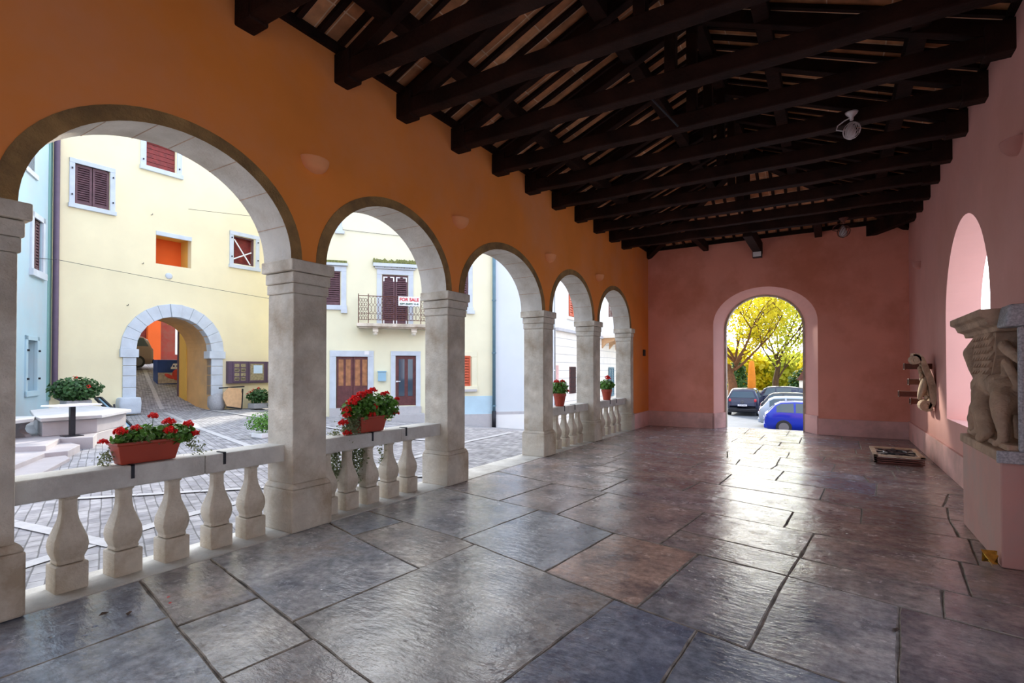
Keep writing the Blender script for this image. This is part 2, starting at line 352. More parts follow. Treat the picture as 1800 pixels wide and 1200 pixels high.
XL0,XR0=-4.5,1.56
for r in rows:
    Lb,Lt,js=r[:3]
    if Lt is LS: continue
    if Lb is LD:
        js2=[(XL0,XL0)]+js+[(-1.35,-1.22)]
        for a,b in zip(js2,js2[1:]): slab(a[0],b[0],b[1],a[1],LD,LE)
        for Lb2,Lt2,jj in ((LD,LF,[(-1.35,-1.30),(-.30,-.24),(.605,.675),(XR0,XR0)]),(LF,LE,[(-1.30,-1.22),(-.24,-.157),(.83,.90),(XR0,XR0)])):
            for a,b in zip(jj,jj[1:]): slab(a[0],b[0],b[1],a[1],Lb2,Lt2)
        continue
    js2=[(XL0,XL0)]+js+[(XR0,XR0)]
    for a,b in zip(js2,js2[1:]): slab(a[0],b[0],b[1],a[1],Lb,Lt)
slab(XL0,-2.92,-2.83,XL0,LB,LS); slab(XL0,-3.94,-3.85,XL0,LS,LC); slab(-3.94,-2.83,-2.79,-3.85,LS,LC)
js2=[(-2.92,-2.79),(-1.50,-1.30),(-.80,-.71),(.28,.27),(XR0,XR0)]
for a,b in zip(js2,js2[1:]): slab(a[0],b[0],b[1],a[1],LB,LC)
fm=MB(); tint=[]
TINTS=[(.30,.33,.37),(.37,.375,.385),(.23,.26,.32),(.40,.365,.33),(.33,.305,.30),(.43,.42,.40)]
def inset_poly(pts,d):
    n=len(pts); out=[]
    for i in range(n):
        p=Vector(pts[i]); a=(p-Vector(pts[i-1])).normalized(); b=(Vector(pts[(i+1)%n])-p).normalized()
        na=Vector((-a.y,a.x)); nb=Vector((-b.y,b.x)); k=na+nb; l=k.length
        k=(k/l)*(d/max(.35,k.normalized().dot(na))) if l>1e-4 else na*d
        out.append(p+k)
    return out
for (bl,br,tr,tl,Lb,Lt) in slabs:
    nseg=max(2,int((br-bl)/.14)); pts=[]
    for i in range(nseg+1):
        x=bl+(br-bl)*i/nseg; pts.append((x,lerp_line(Lb,x)))
    hs=max(1,int((lerp_line(Lt,tr)-lerp_line(Lb,br))/.16))
    for i in range(1,hs):
        t=i/hs; pts.append((br+(tr-br)*t,lerp_line(Lb,br)*(1-t)+lerp_line(Lt,tr)*t))
    for i in range(nseg+1):
        x=tr+(tl-tr)*i/nseg; pts.append((x,lerp_line(Lt,x)))
    for i in range(1,hs):
        t=1-i/hs; pts.append((bl+(tl-bl)*t,lerp_line(Lb,bl)*(1-t)+lerp_line(Lt,tl)*t))
    pts=[(max(-4.5,min(XR0,x)),min(15.42,y)) for x,y in pts]
    g=random.uniform(.003,.008); cx=sum(p[0] for p in pts)/len(pts); cy=sum(p[1] for p in pts)/len(pts)
    o=inset_poly(pts,g); 
    o=[p+Vector((random.uniform(-.005,.005),random.uniform(-.005,.005))) for p in o]
    i2=inset_poly(o,.007); z=random.uniform(-.002,.002)
    n=len(o); sx=random.uniform(-.0015,.0015); sy=random.uniform(-.0015,.0015)
    zz=lambda p:z+sx*(p.x-cx)+sy*(p.y-cy)
    vs=[(p.x,p.y,-.03) for p in o]+[(p.x,p.y,zz(p)-.005) for p in o]+[(p.x,p.y,zz(p)) for p in i2]
    fs=[(i,(i+1)%n,(i+1)%n+n,i+n) for i in range(n)]+[(i+n,(i+1)%n+n,(i+1)%n+2*n,i+2*n) for i in range(n)]+[[i+2*n for i in range(n)]]
    fm.mi=1; fm.add(vs,fs); fm.m[-1]=0
    t=random.choice(TINTS)
    if abs(cx+1.0)<.5 and abs(cy-4.1)<.4 and abs((bl+br)/2+1.5)<.2: t=(.50,.36,.29)
    if cy>5.5 and cx<-.2: t=random.choice([(.39,.335,.32),(.42,.35,.33),(.36,.32,.32)])
    if cx>.3 : t=random.choice([(.34,.285,.265),(.37,.32,.29),(.29,.26,.25)])
    k=random.uniform(.88,1.12); t=tuple(c*k for c in t)
    tint += [t]*len(fs)
fl_mi=len(fm.f)
fm.mi=1; fm.box(-4.5,XR0,YN,14.87,-.2,-.011); fm.box(-2.75,-.27,14.87,15.42,-.2,-.011); tint+=[(.2,.2,.2)]*12
# keep slabs only inside the room or the doorway
keep=[]
o=fm.build('floor',[M['floor'],M['grout']],attr=tint); struct(o)

# curb under the arcade
c=MB()
ys=[YN,-2.6,-.9,.743+.24,3.25,4.6,5.8,7.2,8.55,9.9,10.95,12.2,13.3,YFO]
for a,b in zip(ys,ys[1:]): c.box(-5.0,-4.503,a+.004,b-.004,-.6,.004)
struct(c.build('trim_1',M['white_stone'],bevel=.012))
c=MB(); c.box(-2.9,-.1,15.425,15.75,-.3,-.02); c.box(-3.1,.1,15.75,16.1,-.6,-.2); struct(c.build('trim_2',M['white_stone'],bevel=.01))

# ------------------------------------------------------------------ walls with openings
def outline(u0,u1,zb,zs,rise,n=28):
    """left foot, spring, arc, right spring, right foot"""
    a=(u1-u0)/2; c=(u0+u1)/2
    return [(u0,zb)]+[(c-a*math.cos(PI*i/n),zs+rise*math.sin(PI*i/n)) for i in range(n+1)]+[(u1,zb)]
def face_with_holes(mb,P,U0,U1,Z0,Z1,holes):
    """P(u,z)->3D"""
    cur=U0
    for h in sorted(holes,key=lambda h:h[0][0]):
        u0=h[0][0]; u1=h[-1][0]; zb=h[0][1]
        if u0>cur: mb.quad(P(cur,Z0),P(u0,Z0),P(u0,Z1),P(cur,Z1))
        if zb>Z0: mb.quad(P(u0,Z0),P(u1,Z0),P(u1,zb),P(u0,zb))
        arc=h[1:-1]
        for (a,za),(b,zb2) in zip(arc,arc[1:]): mb.quad(P(a,za),P(b,zb2),P(b,Z1),P(a,Z1))
        cur=u1
    if U1>cur: mb.quad(P(cur,Z0),P(U1,Z0),P(U1,Z1),P(cur,Z1))
def reveal(mb,Pa,ha,Pb,hb,floor=True):
    n=len(ha)
    for i in range(n-1): mb.quad(Pa(*ha[i]),Pa(*ha[i+1]),Pb(*hb[i+1]),Pb(*hb[i]))
    if floor: mb.quad(Pa(*ha[0]),Pa(*ha[-1]),Pb(*hb[-1]),Pb(*hb[0]))

SPR=2.69
bays=[(a+PW-.05,b+.01) for a,b in zip(PIERS,PIERS[1:])]
RING=.125
outer=[outline(a-RING,b+RING,SPR,SPR,.97) for a,b in bays]
# left wall: only above the capitals
w=MB()
Pf=lambda u,z:(XA,u,z); Pb=lambda u,z:(XO,u,z)
face_with_holes(w,Pf,YN,YF,SPR,EAVE,outer); face_with_holes(w,Pb,YN,YFO,SPR,EAVE+.35,outer)
w.quad((XA,YN,EAVE),(XA,YF,EAVE),(XO,YF,EAVE),(XO,YN,EAVE))
w.quad((XO,YN,EAVE),(XA,YN,EAVE),(XA,YN,SPR),(XO,YN,SPR))
# bit of plaster wall beyond the last pier, down to the floor
w.box(XO,XA,13.47,YFO,0,SPR)
for a,b in bays[-1:]: pass
struct(w.build('wall_left',M['orange']))

# stone arches
arch_names=['stone arch nearest the picture edge above the long flower box','stone arch above the flower box with hanging greenery','stone arch with no balustrade under it, grey drainpipe seen through','fourth stone arch, cream stone house seen through it','farthest and narrowest looking stone arch, by the pink end wall']
for i,(a,b) in enumerate(bays):
    if i<2: lab='weathered stone arch behind the viewpoint'; 
    else: lab='weathered '+arch_names[i-2]
    n=34; hi=outline(a,b,SPR,SPR,.86,n)[1:-1]; ho=outline(a-RING,b+RING,SPR,SPR,.97,n)[1:-1]
    m=MB(); xf=XA+.006; xb=XO-.01
    nst=9; joints=[int(n*k/nst) for k in range(1,nst)]
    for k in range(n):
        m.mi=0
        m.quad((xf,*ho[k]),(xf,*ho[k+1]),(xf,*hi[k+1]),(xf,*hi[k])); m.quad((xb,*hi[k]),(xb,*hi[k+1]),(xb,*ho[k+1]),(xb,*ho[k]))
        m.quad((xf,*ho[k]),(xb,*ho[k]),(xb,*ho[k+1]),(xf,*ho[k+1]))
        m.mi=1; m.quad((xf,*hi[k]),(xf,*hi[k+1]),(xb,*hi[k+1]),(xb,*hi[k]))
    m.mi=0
    for e in (0,n): m.quad((xf,*hi[e]),(xf,*ho[e]),(xb,*ho[e]),(xb,*hi[e]))
    # thin raised voussoir edges as dark joints on the soffit
    m.mi=2
    for k in joints:
        y,z=hi[k]; cy=(a+b)/2; d=Vector((cy-y,SPR-z)).normalized(); t=Vector((-d.y,d.x))*.004
        p=Vector((y,z)); q=p+d*.003
        m.quad((xf,p.x-t.x,p.y-t.y),(xf,q.x-t.x,q.y-t.y),(xb,q.x-t.x,q.y-t.y),(xb,p.x-t.x,p.y-t.y)); m.quad((xf,q.x-t.x,q.y-t.y),(xf,q.x+t.x,q.y+t.y),(xb,q.x+t.x,q.y+t.y),(xb,q.x-t.x,q.y-t.y))
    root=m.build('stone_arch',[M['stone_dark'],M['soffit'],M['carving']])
    tag(root,lab,'arch','stone arches of the arcade')

# piers
pn=['stone pier beyond the left edge of the view','stone pier behind the viewpoint','tall stone pier cut by the left edge of the view','large stone pier between the two nearest flower boxes','stone pier between the hanging greenery and the unrailed opening','stone pier right of the unrailed opening, before the third flower pot','slender looking stone pier between the two far flower pots','last pitted stone pier against the pink wall']
pier0=None
for i,y in enumerate(PIERS):
    r=empty('stone_pier',(-4.70,y,0)); w_=PW if i<7 else .25
    m=MB(); m.box(-.243,.235,0,w_,.0,.42); m.box(-.243,.235,0,w_,.42,.475,.03); m.build('plinth',M['stone'],r,bevel=.018)
    m=MB(); m.box(-.215,.20,.03,w_-.05+(.05 if i==7 else 0),.47,2.36); m.build('shaft',M['stone'],r,bevel=.012)
    m=MB(); m.box(-.225,.212,.018,w_-.035,2.36,2.46); m.box(-.235,.222,.008,w_-.02,2.462,2.57); m.box(-.262,.245,-.02,w_+.012,2.575,SPR); m.build('capital',M['stone'],r,bevel=.012)
    tag(r,'weathered '+pn[i],'pier','stone piers of the arcade')

# far wall with splayed door arch
w=MB()
h0=outline(-2.73,-.28,0,2.82,.94); h1=outline(-2.53,-.585,0,2.72,.90)
face_with_holes(w,lambda u,z:(u,YF,z),XA-.3,XRO,0,5.02,[h0]); face_with_holes(w,lambda u,z:(u,YFO,z),XO,XRO,-1.4,5.4,[h1])
w.mi=1; reveal(w,lambda u,z:(u,YF,z),h0,lambda u,z:(u,YFO,z),h1,False)
w.mi=0; w.quad((XO,YF,5.02),(XRO,YF,5.02),(XRO,YFO,5.02),(XO,YFO,5.02)); w.box(XO,-4.4,YFO-.4,YFO,0,5.0)
struct(w.build('wall_far',[M['salmon'],M['reveal']]))
# stone frame round the outer edge of the door arch
m=MB(); hi=outline(-2.53+.045,-.585-.045,0,2.72,.86); ho=outline(-2.60,-.515,0,2.72,.95)
for k in range(len(hi)-1):
    a,b,c_,d=hi[k],hi[k+1],ho[k+1],ho[k]
    for yy,fl in ((YFO-.02,0),(YFO+.12,1)): m.quad((a[0],yy,a[1]),(b[0],yy,b[1]),(c_[0],yy,c_[1]),(d[0],yy,d[1]))
    m.quad((a[0],YFO-.02,a[1]),(b[0],YFO-.02,b[1]),(b[0],YFO+.12,b[1]),(a[0],YFO+.12,a[1]))
m.mi=0; struct(m.build('trim_3',M['stone']))

# right wall with arched window recesses (one seen, unseen ones behind the viewpoint added to let light in)
w=MB(); ra=[];rb=[]
for c_ in (9.12,3.2,-1.8):
    ra.append(outline(c_-1.33,c_+1.33,.84,2.36,1.31)); rb.append(outline(c_-1.36,c_+1.36,.80,2.36,1.30))
face_with_holes(w,lambda u,z:(XR,u,z),YN,YF+.3,0,5.02,ra); face_with_holes(w,lambda u,z:(XRO,u,z),YN,YFO,-.8,5.4,rb)
w.mi=1
for a,b in zip(ra,rb): reveal(w,lambda u,z:(XR,u,z),a,lambda u,z:(XRO,u,z),b,True)
w.mi=0; w.quad((XR,YN,5.02),(XR,YFO,5.02),(XRO,YFO,5.02),(XRO,YN,5.02))
struct(w.build('wall_right',[M['rose'],M['reveal']]))
# near end wall with a wide arch like the far one
w=MB(); h0=outline(-2.6,-.3,0,2.6,1.0); h1=h0
face_with_holes(w,lambda u,z:(u,YN,z),XO,XRO,0,5.4,[h0]); face_with_holes(w,lambda u,z:(u,YN-.5,z),XO,XRO,-.5,5.4,[h1]); reveal(w,lambda u,z:(u,YN,z),h0,lambda u,z:(u,YN-.5,z),h1,False)
struct(w.build('wall_near',M['rose']))

# base courses
b=MB(); b.box(XA-.01,XA+.03,13.45,YF,0,.42); struct(b.build('baseboard_left',M['pinkbase'],bevel=.006))
b=MB(); b.box(XA,-2.73,YF-.035,YF+.01,0,.42); b.box(-2.755,-2.70,YF-.035,YF+.06,0,.42); b.box(-.28,XR,YF-.035,YF+.01,0,.40)
# splayed pieces in the door reveal
b.prism([(-2.73,YF-.03),(-2.70,YF-.03),(-2.50,YFO-.03),(-2.55,YFO-.03)],0,.42,'z'); b.prism([(-.28,YF-.03),(-.31,YF-.03),(-.60,YFO-.03),(-.56,YFO-.03)],0,.46,'z')
struct(b.build('baseboard_far',M['pinkbase'],bevel=.006))
b=MB(); b.box(XR-.035,XR+.01,7.0,YF,0,.42); b.box(XR-.035,XR+.01,4.6,5.6,0,.42); struct(b.build('baseboard_right',M['pinkbase'],bevel=.006))

# ------------------------------------------------------------------ roof
XC=-1.495; HW=3.03; SL=.413
def deck(x): return 5.13+SL*(HW-abs(x-XC))
YR=YF-HW      # hip starts here
c=MB()
zE=deck(XC-HW); zR=deck(XC); ov=.55
xl=XC-HW-ov; xr=XC+HW+ov; ze=zE-SL*ov; yf=YF+ov
T=.05
def roofq(pts): c.add(pts,[list(range(len(pts)))]); c.add([(p[0],p[1],p[2]+.12) for p in pts],[list(range(len(pts)))[::-1]])
roofq([(xl,YN-.6,ze),(XC,YN-.6,zR),(XC,YR,zR),(xl,yf,ze)]); roofq([(XC,YN-.6,zR),(xr,YN-.6,ze),(xr,yf,ze),(XC,YR,zR)]); roofq([(xl,yf,ze),(XC,YR,zR),(xr,yf,ze)])
c.quad((xl,YN-.6,ze),(xl,yf,ze),(xl,yf,ze+.12),(xl,YN-.6,ze+.12)); c.quad((xr,YN-.6,ze),(xr,yf,ze),(xr,yf,ze+.12),(xr,YN-.6,ze+.12)); c.quad((xl,yf,ze),(xr,yf,ze),(xr,yf,ze+.12),(xl,yf,ze+.12))
c.add([(xl,YN-.6,ze),(XC,YN-.6,zR),(xr,YN-.6,ze),(xr,YN-.6,ze+.12),(XC,YN-.6,zR+.12),(xl,YN-.6,ze+.12)],[(0,1,2,3,4,5)])
struct(c.build('ceiling',M['tiles']))
# gable triangle above near wall
g=MB(); g.prism([(XO,5.3),(XRO,5.3),(XC,zR)],YN-.5,YN,'y'); struct(g.build('trim_4',M['rose']))
# wall plates
p=MB(); p.box(XO+.1,XA+.045,YN,YF,EAVE,EAVE+.11); tag(p.build('wall_plate',M['beam'],bevel=.008),'dark timber wall plate on top of the orange arcade wall','timber plate')
p=MB(); p.box(XR-.045,XRO-.1,YN,YF,EAVE+.02,EAVE+.12); tag(p.build('wall_plate',M['beam'],bevel=.008),'dark timber wall plate along the top of the rose right wall','timber plate')
p=MB(); p.box(XA,XR,YF-.05,YF+.2,EAVE+.02,EAVE+.12); tag(p.build('wall_plate',M['beam'],bevel=.008),'dark timber wall plate on the pink end wall','timber plate')
# trusses
TY=[-4.5,-3.5,-2.5,-1.45,-.42,.60,1.62,2.61,3.70,4.63,5.70,6.73,7.76,8.77,9.80,10.80,11.76,12.62]
def truss_mesh():
    r=empty('roof_truss',(0,0,0)); W=.17
    b=MB(); n=10
    # slightly irregular hewn beam
    vs=[];fs=[]
    rnd=random.Random(3)
    for i in range(n+1):
        x=-4.72+(1.74+4.72)*i/n; dy=rnd.uniform(-.008,.008); dz=rnd.uniform(-.012,.012)
        vs+=[(x,dy,4.70+dz),(x,W+dy,4.70+dz),(x,W+dy,4.885+dz*.5),(x,dy,4.885+dz*.5)]
    for i in range(n):
        for k in range(4): a=4*i+k; bb=4*i+(k+1)%4; fs.append((a,a+4,bb+4,bb))
    fs.append((0,1,2,3)); fs.append((4*n+3,4*n+2,4*n+1,4*n))
    b.add(vs,fs); b.build('tie_beam',M['beam'],r,bevel=.014)
    for xa,xb in ((-4.72,-4.30),(1.30,1.74)):
        b=MB(); b.box(xa,xb,-.01,W+.01,4.68,4.99); b.build('end_block',M['beam'],r,bevel=.014)
    for s in (-1,1):
        b=MB(); xe=XC+s*(HW-.12); a=(xe,W/2,deck(xe)-.25); e=(XC,W/2,deck(XC)-.25); b.bar(a,e,.12,.16); b.build('principal_rafter',M['beam'],r,bevel=.01)
    b=MB(); b.box(XC-.06,XC+.06,.02,W-.02,4.88,deck(XC)-.2); b.build('king_post',M['beam'],r,bevel=.01)
    return r
t0=None
ordn=['eighteenth','seventeenth','sixteenth','fifteenth','fourteenth','thirteenth','twelfth','eleventh','tenth','ninth','eighth','seventh','sixth','fifth','fourth','third','second','first']
for i,y in enumerate(TY):
    if t0 is None: t=t0=truss_mesh()
    else: t=dup(t0)
    t.location=(0,y,0)
    if i==len(TY)-1:
        for k in kids(t):
            if not k.name.startswith(('tie','end')): bpy.data.objects.remove(k)
    tag(t,'dark timber roof truss, %s counting from the pink end wall'%ordn[i],'roof truss','roof trusses across the loggia')
# purlins
for x,lab in ((-3.80,'dark timber purlin low on the left roof slope, above the arcade'),(-2.30,'dark timber purlin high on the left roof slope'),(-.68,'dark timber purlin high on the right roof slope'),(.81,'dark timber purlin low on the right roof slope, above the carved relief')):
    z=deck(x)-.19; e=YF-(HW-abs(x-XC))-.1 
    b=MB(); b.box(x-.085,x+.085,YN,e+.2,z-.11,z+.09); tag(b.build('purlin',M['beam'],bevel=.012),lab,'roof beam','purlins')
b=MB(); b.box(XC-.08,XC+.08,YN,YR,deck(XC)-.26,deck(XC)-.06); tag(b.build('ridge_beam',M['beam'],bevel=.01),'dark timber ridge beam at the top of the roof','roof beam')
# hip rafters & stubs
for s,l in ((-1,'left'),(1,'right')):
    b=MB(); b.bar((XC+s*(HW+.05),YF+.05,deck(XC+s*HW)-.22),(XC,YR,deck(XC)-.22),.17,.24); tag(b.build('hip_rafter',M['beam'],bevel=.012),'dark diagonal hip rafter rising from the far %s corner'%l,'roof beam','hip rafters')
b=MB(); b.bar((1.6,13.6,4.92),(.75,15.0,4.92),.18,.30); tag(b.build('corner_brace',M['beam'],bevel=.012),'dark diagonal timber across the far right corner','roof beam')
for x0,x1,za,zb,lab in ((-2.98,-2.84,4.86,5.02,'left'),(-1.70,-1.50,4.62,4.86,'middle, holding the floodlight'),(-.33,-.17,4.88,5.04,'right')):
    b=MB(); b.box(x0,x1,12.75,YF+.1,za,zb+.06); tag(b.build('stub_beam',M['beam'],bevel=.012),'short dark beam over the pink end wall, %s of three'%lab,'roof beam','stub beams')
# common rafters
raf=MB(); L=math.hypot(HW+.4,SL*(HW+.4)); raf.box(0,L,-.03,.03,-.055,-.003); 
r0=None; cnt=0
ang=math.atan(SL); y=YN+.1
while y<YF-.15:
    for s in (-1,1):
        ln=HW+.35 if y<YR else (YF+.35-y)
        if ln<.3: continue
        xe=XC+s*(HW+.35); ze_=deck(xe)
        if r0 is None:
            o=raf.build('rafter',M['rafter']); r0=o
        else: o=r0.copy(); COL.objects.link(o)
        o.location=(xe,y,ze_); o.rotation_euler=(0,-ang,0) if s<0 else (0,-ang,PI)
        o.scale=((ln)/(HW+.35)*.985*1.0,1,1)
        side='left' if s<0 else 'right'
        tag(o,'thin dark rafter on the %s roof slope, one of the row under the brick tiles'%side,'rafter','thin rafters on the %s roof slope'%side)
    y+=.262
x=XC-HW+.25
while x<XC+HW-.1:
    ln=HW+.35-abs(x-XC)
    o=r0.copy(); COL.objects.link(o); o.location=(x,YF+.35,5.13-SL*.35); o.rotation_euler=(0,-ang,-PI/2); o.scale=(ln/(HW+.35)*.985,1,1)
    tag(o,'thin dark rafter on the far roof slope above the pink end wall','rafter','thin rafters on the far roof slope'); x+=.262
# iron tie and bolts under the beams (thin rods seen mid roof)
b=MB(); b.tube([(-1.9,5.9,4.93),(-1.62,6.6,4.66)],.012,6); tag(b.build('iron_rod',M['iron']),'thin slanting iron rod between two tie beams','rod')

# ------------------------------------------------------------------ balustrades
def prof_bal(): # half widths against height
    return [(.098,0),(.098,.195),(.083,.20),(.083,.215),(.080,.225),(.097,.27),(.104,.32),(.098,.37),(.075,.44),(.056,.50),(.047,.56),(.046,.655),(.058,.665),(.058,.69)]
def baluster():
    r=empty('baluster',(0,0,0)); q=math.sqrt(2)
    m=MB(); m.box(-.098,.098,-.098,.098,0,.195); m.build('base_block',M['baluster'],r,bevel=.01)
    m=MB(); n=8
    vs=[];fs=[];P=prof_bal()[2:]; c0=0
    # chamfered square section
    for hw,z in P:
        c_=hw*.24
        for x,y in ((hw,-hw+c_),(hw,hw-c_),(hw-c_,hw),(-hw+c_,hw),(-hw,hw-c_),(-hw,-hw+c_),(-hw+c_,-hw),(hw-c_,-hw)): vs.append((x,y,z))
    for i in range(len(P)-1):
        for k in range(8): a=i*8+k; b=i*8+(k+1)%8; fs.append((a,b,b+8,a+8))
    fs.append(list(range(8))[::-1]); fs.append([len(vs)-8+k for k in range(8)])
    m.sm=False; m.add(vs,fs); o=m.build('turned_body',M['baluster'],r)
    bv=o.modifiers.new('b','BEVEL'); bv.width=.006; bv.segments=2; bv.limit_method='ANGLE'; bv.angle_limit=math.radians(25)
    return r
b0=baluster(); first=True
BB={2:[1.53,1.88,2.235,2.61,2.935],3:[3.80,4.10,4.42,4.76,5.10],5:[9.05,9.42,9.80,10.18,10.48],6:[11.42,11.8,12.18,12.56,12.92]}
nm={2:'in the nearest bay',3:'under the flower box with hanging greenery',5:'in the bay of the third, round pot',6:'in the farthest bay'}
pos=['nearest','second','middle','fourth','farthest']
for bay,ys in BB.items():
    for k,yy in enumerate(ys):
        if first: b=b0; first=False
        else: b=dup(b0)
        b.location=(-4.775,yy,.0); b.rotation_euler=(0,0,random.uniform(-.04,.04))
        extra={ (2,0):', with a black crack on its neck',(2,1):', more worn and rounded'}.get((bay,k),'')
        tag(b,'stone baluster %s, %s of five%s'%(nm[bay],pos[k],extra),'baluster','stone balusters')
# crack iron on first baluster neck
rl={2:'pale stone handrail under the long rectangular flower box',3:'pale stone handrail between the second and third pier, greenery hanging below',5:'pale stone handrail carrying the third flower pot',6:'pale stone handrail in the farthest bay with the last flower pot'}
clampY={2:[1.885,2.60],3:[4.36,4.93],5:[9.55,10.05],6:[12.1,12.55]}
for bay in (2,3,5,6):
    y0=PIERS[bay]+.40; y1=PIERS[bay+1]+.06; r=empty('handrail',(-4.775,y0,.69)); L=y1-y0
    m=MB(); cut=L*.62
    for a,b in ((0,cut-.002),(cut+.002,L)): m.box(-.125,.14,a,b,0,.165)
    m.build('coping',M['white_stone'],r,bevel=.012)
    for cy in clampY[bay]:
        c=MB(); c.box(.135,.148,cy-y0-.011,cy-y0+.011,.065,.172); c.box(.03,.148,cy-y0-.011,cy-y0+.011,.164,.174); c.build('iron_clamp',M['iron'],r)
    tag(r,rl[bay],'handrail','stone handrails')

# ------------------------------------------------------------------ geranium planters
def rnd_dir(): 
    while True:
        v=Vector((random.uniform(-1,1),random.uniform(-1,1),random.uniform(-1,1)))
        if .05<v.length<1: return v.normalized()
def foliage_blob(m,c,r,n,size,hole=.55,flat=False):
    for _ in range(n):
        d=rnd_dir(); k=random.uniform(hole,1)
        p=Vector((c[0]+d.x*r[0]*k,c[1]+d.y*r[1]*k,c[2]+d.z*r[2]*k))
        nn=(d+rnd_dir()*.8+Vector((0,0,.4)))
        s=size*random.uniform(.6,1.2); n_=nn.normalized(); q=Vector((0,0,1)) if abs(n_.z)<.9 else Vector((1,0,0))
        x=n_.cross(q).normalized(); y=n_.cross(x); ph=random.uniform(0,6.28)
        vs=[p+n_*(-s*.25)]
        for k2 in range(7):
            a=ph+2*PI*k2/7; rr=s*(1 if k2 else .6); vs.append(p+(x*math.cos(a)+y*math.sin(a))*rr)
        m.add(vs,[(0,k2+1,(k2+1)%7+1) for k2 in range(7)])
def blossom_mesh(name,material,r=.045,n=34):
    m=MB()
    for _ in range(n):
        d=rnd_dir(); d.z=abs(d.z)*.9-.25; p=d*r*random.uniform(.75,1.05); nn=(d+rnd_dir()*.5).normalized()
        for k in range(3): m.leaf(p+rnd_dir()*.006,r*.36,(nn+rnd_dir()*.5),random.uniform(0,6))
    m2=MB(); m2.v=m.v; m2.f=m.f; m2.m=m.m; m2.smooth=m.smooth
    return m2
def planter(loc,L,W,H,blossoms,label,trail=None,round_=False,dens=1.0,rz=0,leafsize=.022,foly=None,trail2=None):
    r=empty('geranium_planter',loc,rz)
    m=MB()
    if not round_:
        t=.035
        def ring(k,z): return [(-W/2-k,-L/2-k,z),(W/2+k,-L/2-k,z),(W/2+k,L/2+k,z),(-W/2-k,L/2+k,z)]
        ls=[ring(-t,0),ring(-.004,H*.86),ring(.008,H*.88),ring(.008,H),ring(-.01,H),ring(-.012,H-.03)]
        vs=[p for l in ls for p in l]; fs=[(3,2,1,0)]
        for i in range(len(ls)-1):
            for k in range(4): a=4*i+k; b=4*i+(k+1)%4; fs.append((a,b,b+4,a+4))
        fs.append((20,21,22,23)); m.add(vs,fs); m.build('planter_box',M['terracotta'],r,bevel=.006)
    else:
        m.lathe([(W*.32,0),(W*.46,H*.78),(W*.5,H*.8),(W*.5,H),(W*.45,H),(W*.44,H-.03)],n=20); m.build('pot',M['terracotta'],r,smooth=False)
    m=MB()
    for c,rad,n in (foly or [((0,0,H+.06),(W*.6,L*.5,.10),int(500*dens))]): foliage_blob(m,c,rad,n,leafsize)
    # stems
    m.build('foliage',M['leaf'],r,smooth=True)
    st=MB(); bm=None
    for (x,y,z,s) in blossoms: st.tube([(x*.4,y*.8,H),(x*.8,y*.95,(H+z)/2+.02),(x,y,z)],.0025,4)
    st.build('stems',M['leaf_dk'],r)
    for (x,y,z,s) in blossoms:
        if bm is None:
            bm=blossom_mesh('b',M['red']).build('blossom',M['red'],r)
            o=bm
        else: o=bm.copy(); COL.objects.link(o); o.parent=r
        o.location=(x,y,z); o.scale=(s,s,s); o.rotation_euler=(0,0,random.uniform(0,6))
    if trail:
        t=MB()
        for (x0,y0,z0,x1,y1,z1,n,sp,sz) in trail:
            for _ in range(n):
                k=random.random(); p=Vector((x0+(x1-x0)*k,y0+(y1-y0)*k,z0+(z1-z0)*k))+Vector((random.gauss(0,sp),random.gauss(0,sp),random.gauss(0,sp*.8)))
                t.leaf(p,sz*random.uniform(.6,1.3),rnd_dir(),random.uniform(0,6))
        t.build('trailing_plant',M['trail'],r)
    tag(r,label,'planter','geranium planters on the handrails')
    return r
RZ=.86
planter((-4.74,2.02,RZ),.46,.19,.175,[(.05,-.20,.26,1.0),(.02,-.08,.27,.9),(.0,.05,.36,.85),(-.02,.18,.30,1.0),(.08,.14,.235,1.1),(.03,.31,.27,1.0),(.06,.34,.19,.95),(.02,-.30,.19,.7)],
 'long terracotta-red plastic flower box with red geraniums on the nearest handrail',
 trail=[(.05,.25,.2,.03,.42,.03,240,.035,.012),(-.02,-.24,.10,-.06,-.27,.0,160,.03,.012),(.08,-.2,.2,.08,.15,.19,150,.03,.011)],
 foly=[((.01,-.05,.215),(.11,.20,.06),240),((.03,.20,.20),(.11,.16,.09),330),((.0,.05,.235),(.08,.25,.07),160),((.06,-.19,.20),(.05,.06,.04),60)],leafsize=.024)
planter((-4.74,4.40,RZ),.42,.20,.19,[(.03,-.36,.28,1.25),(.05,-.30,.36,1.3),(.02,-.22,.40,1.4),(.0,-.12,.44,1.3),(.04,-.05,.47,1.0),(.0,.06,.49,1.1),(.04,-.42,.14,1.2),(.06,-.39,.22,1.0),(.10,-.02,.30,1.2),(.12,-.07,.21,1.1),(.03,.20,.44,.8),(.03,.26,.45,.8),(.05,.42,.37,.75),(.09,.36,.20,1.0),(.05,-.37,.02,1.1)],
 'terracotta flower box with a tall mass of red geraniums and greenery hanging below the rail',
 trail=[(.05,-.28,.20,.02,-.33,.02,600,.06,.018),(-.10,-.42,.02,-.12,-.40,-.55,900,.035,.018),(-.10,-.20,.02,-.12,-.18,-.62,1300,.045,.018),(-.10,-.02,.02,-.11,-.03,-.58,800,.035,.018),(-.08,.26,.05,-.08,.28,-.45,160,.02,.016),(-.05,-.15,.1,-.1,-.15,-.40,500,.06,.018)],
 foly=[((0,.0,.30),(.17,.32,.17),760),((.03,.24,.27),(.14,.20,.17),420),((.02,-.20,.27),(.14,.22,.14),320)],leafsize=.026)
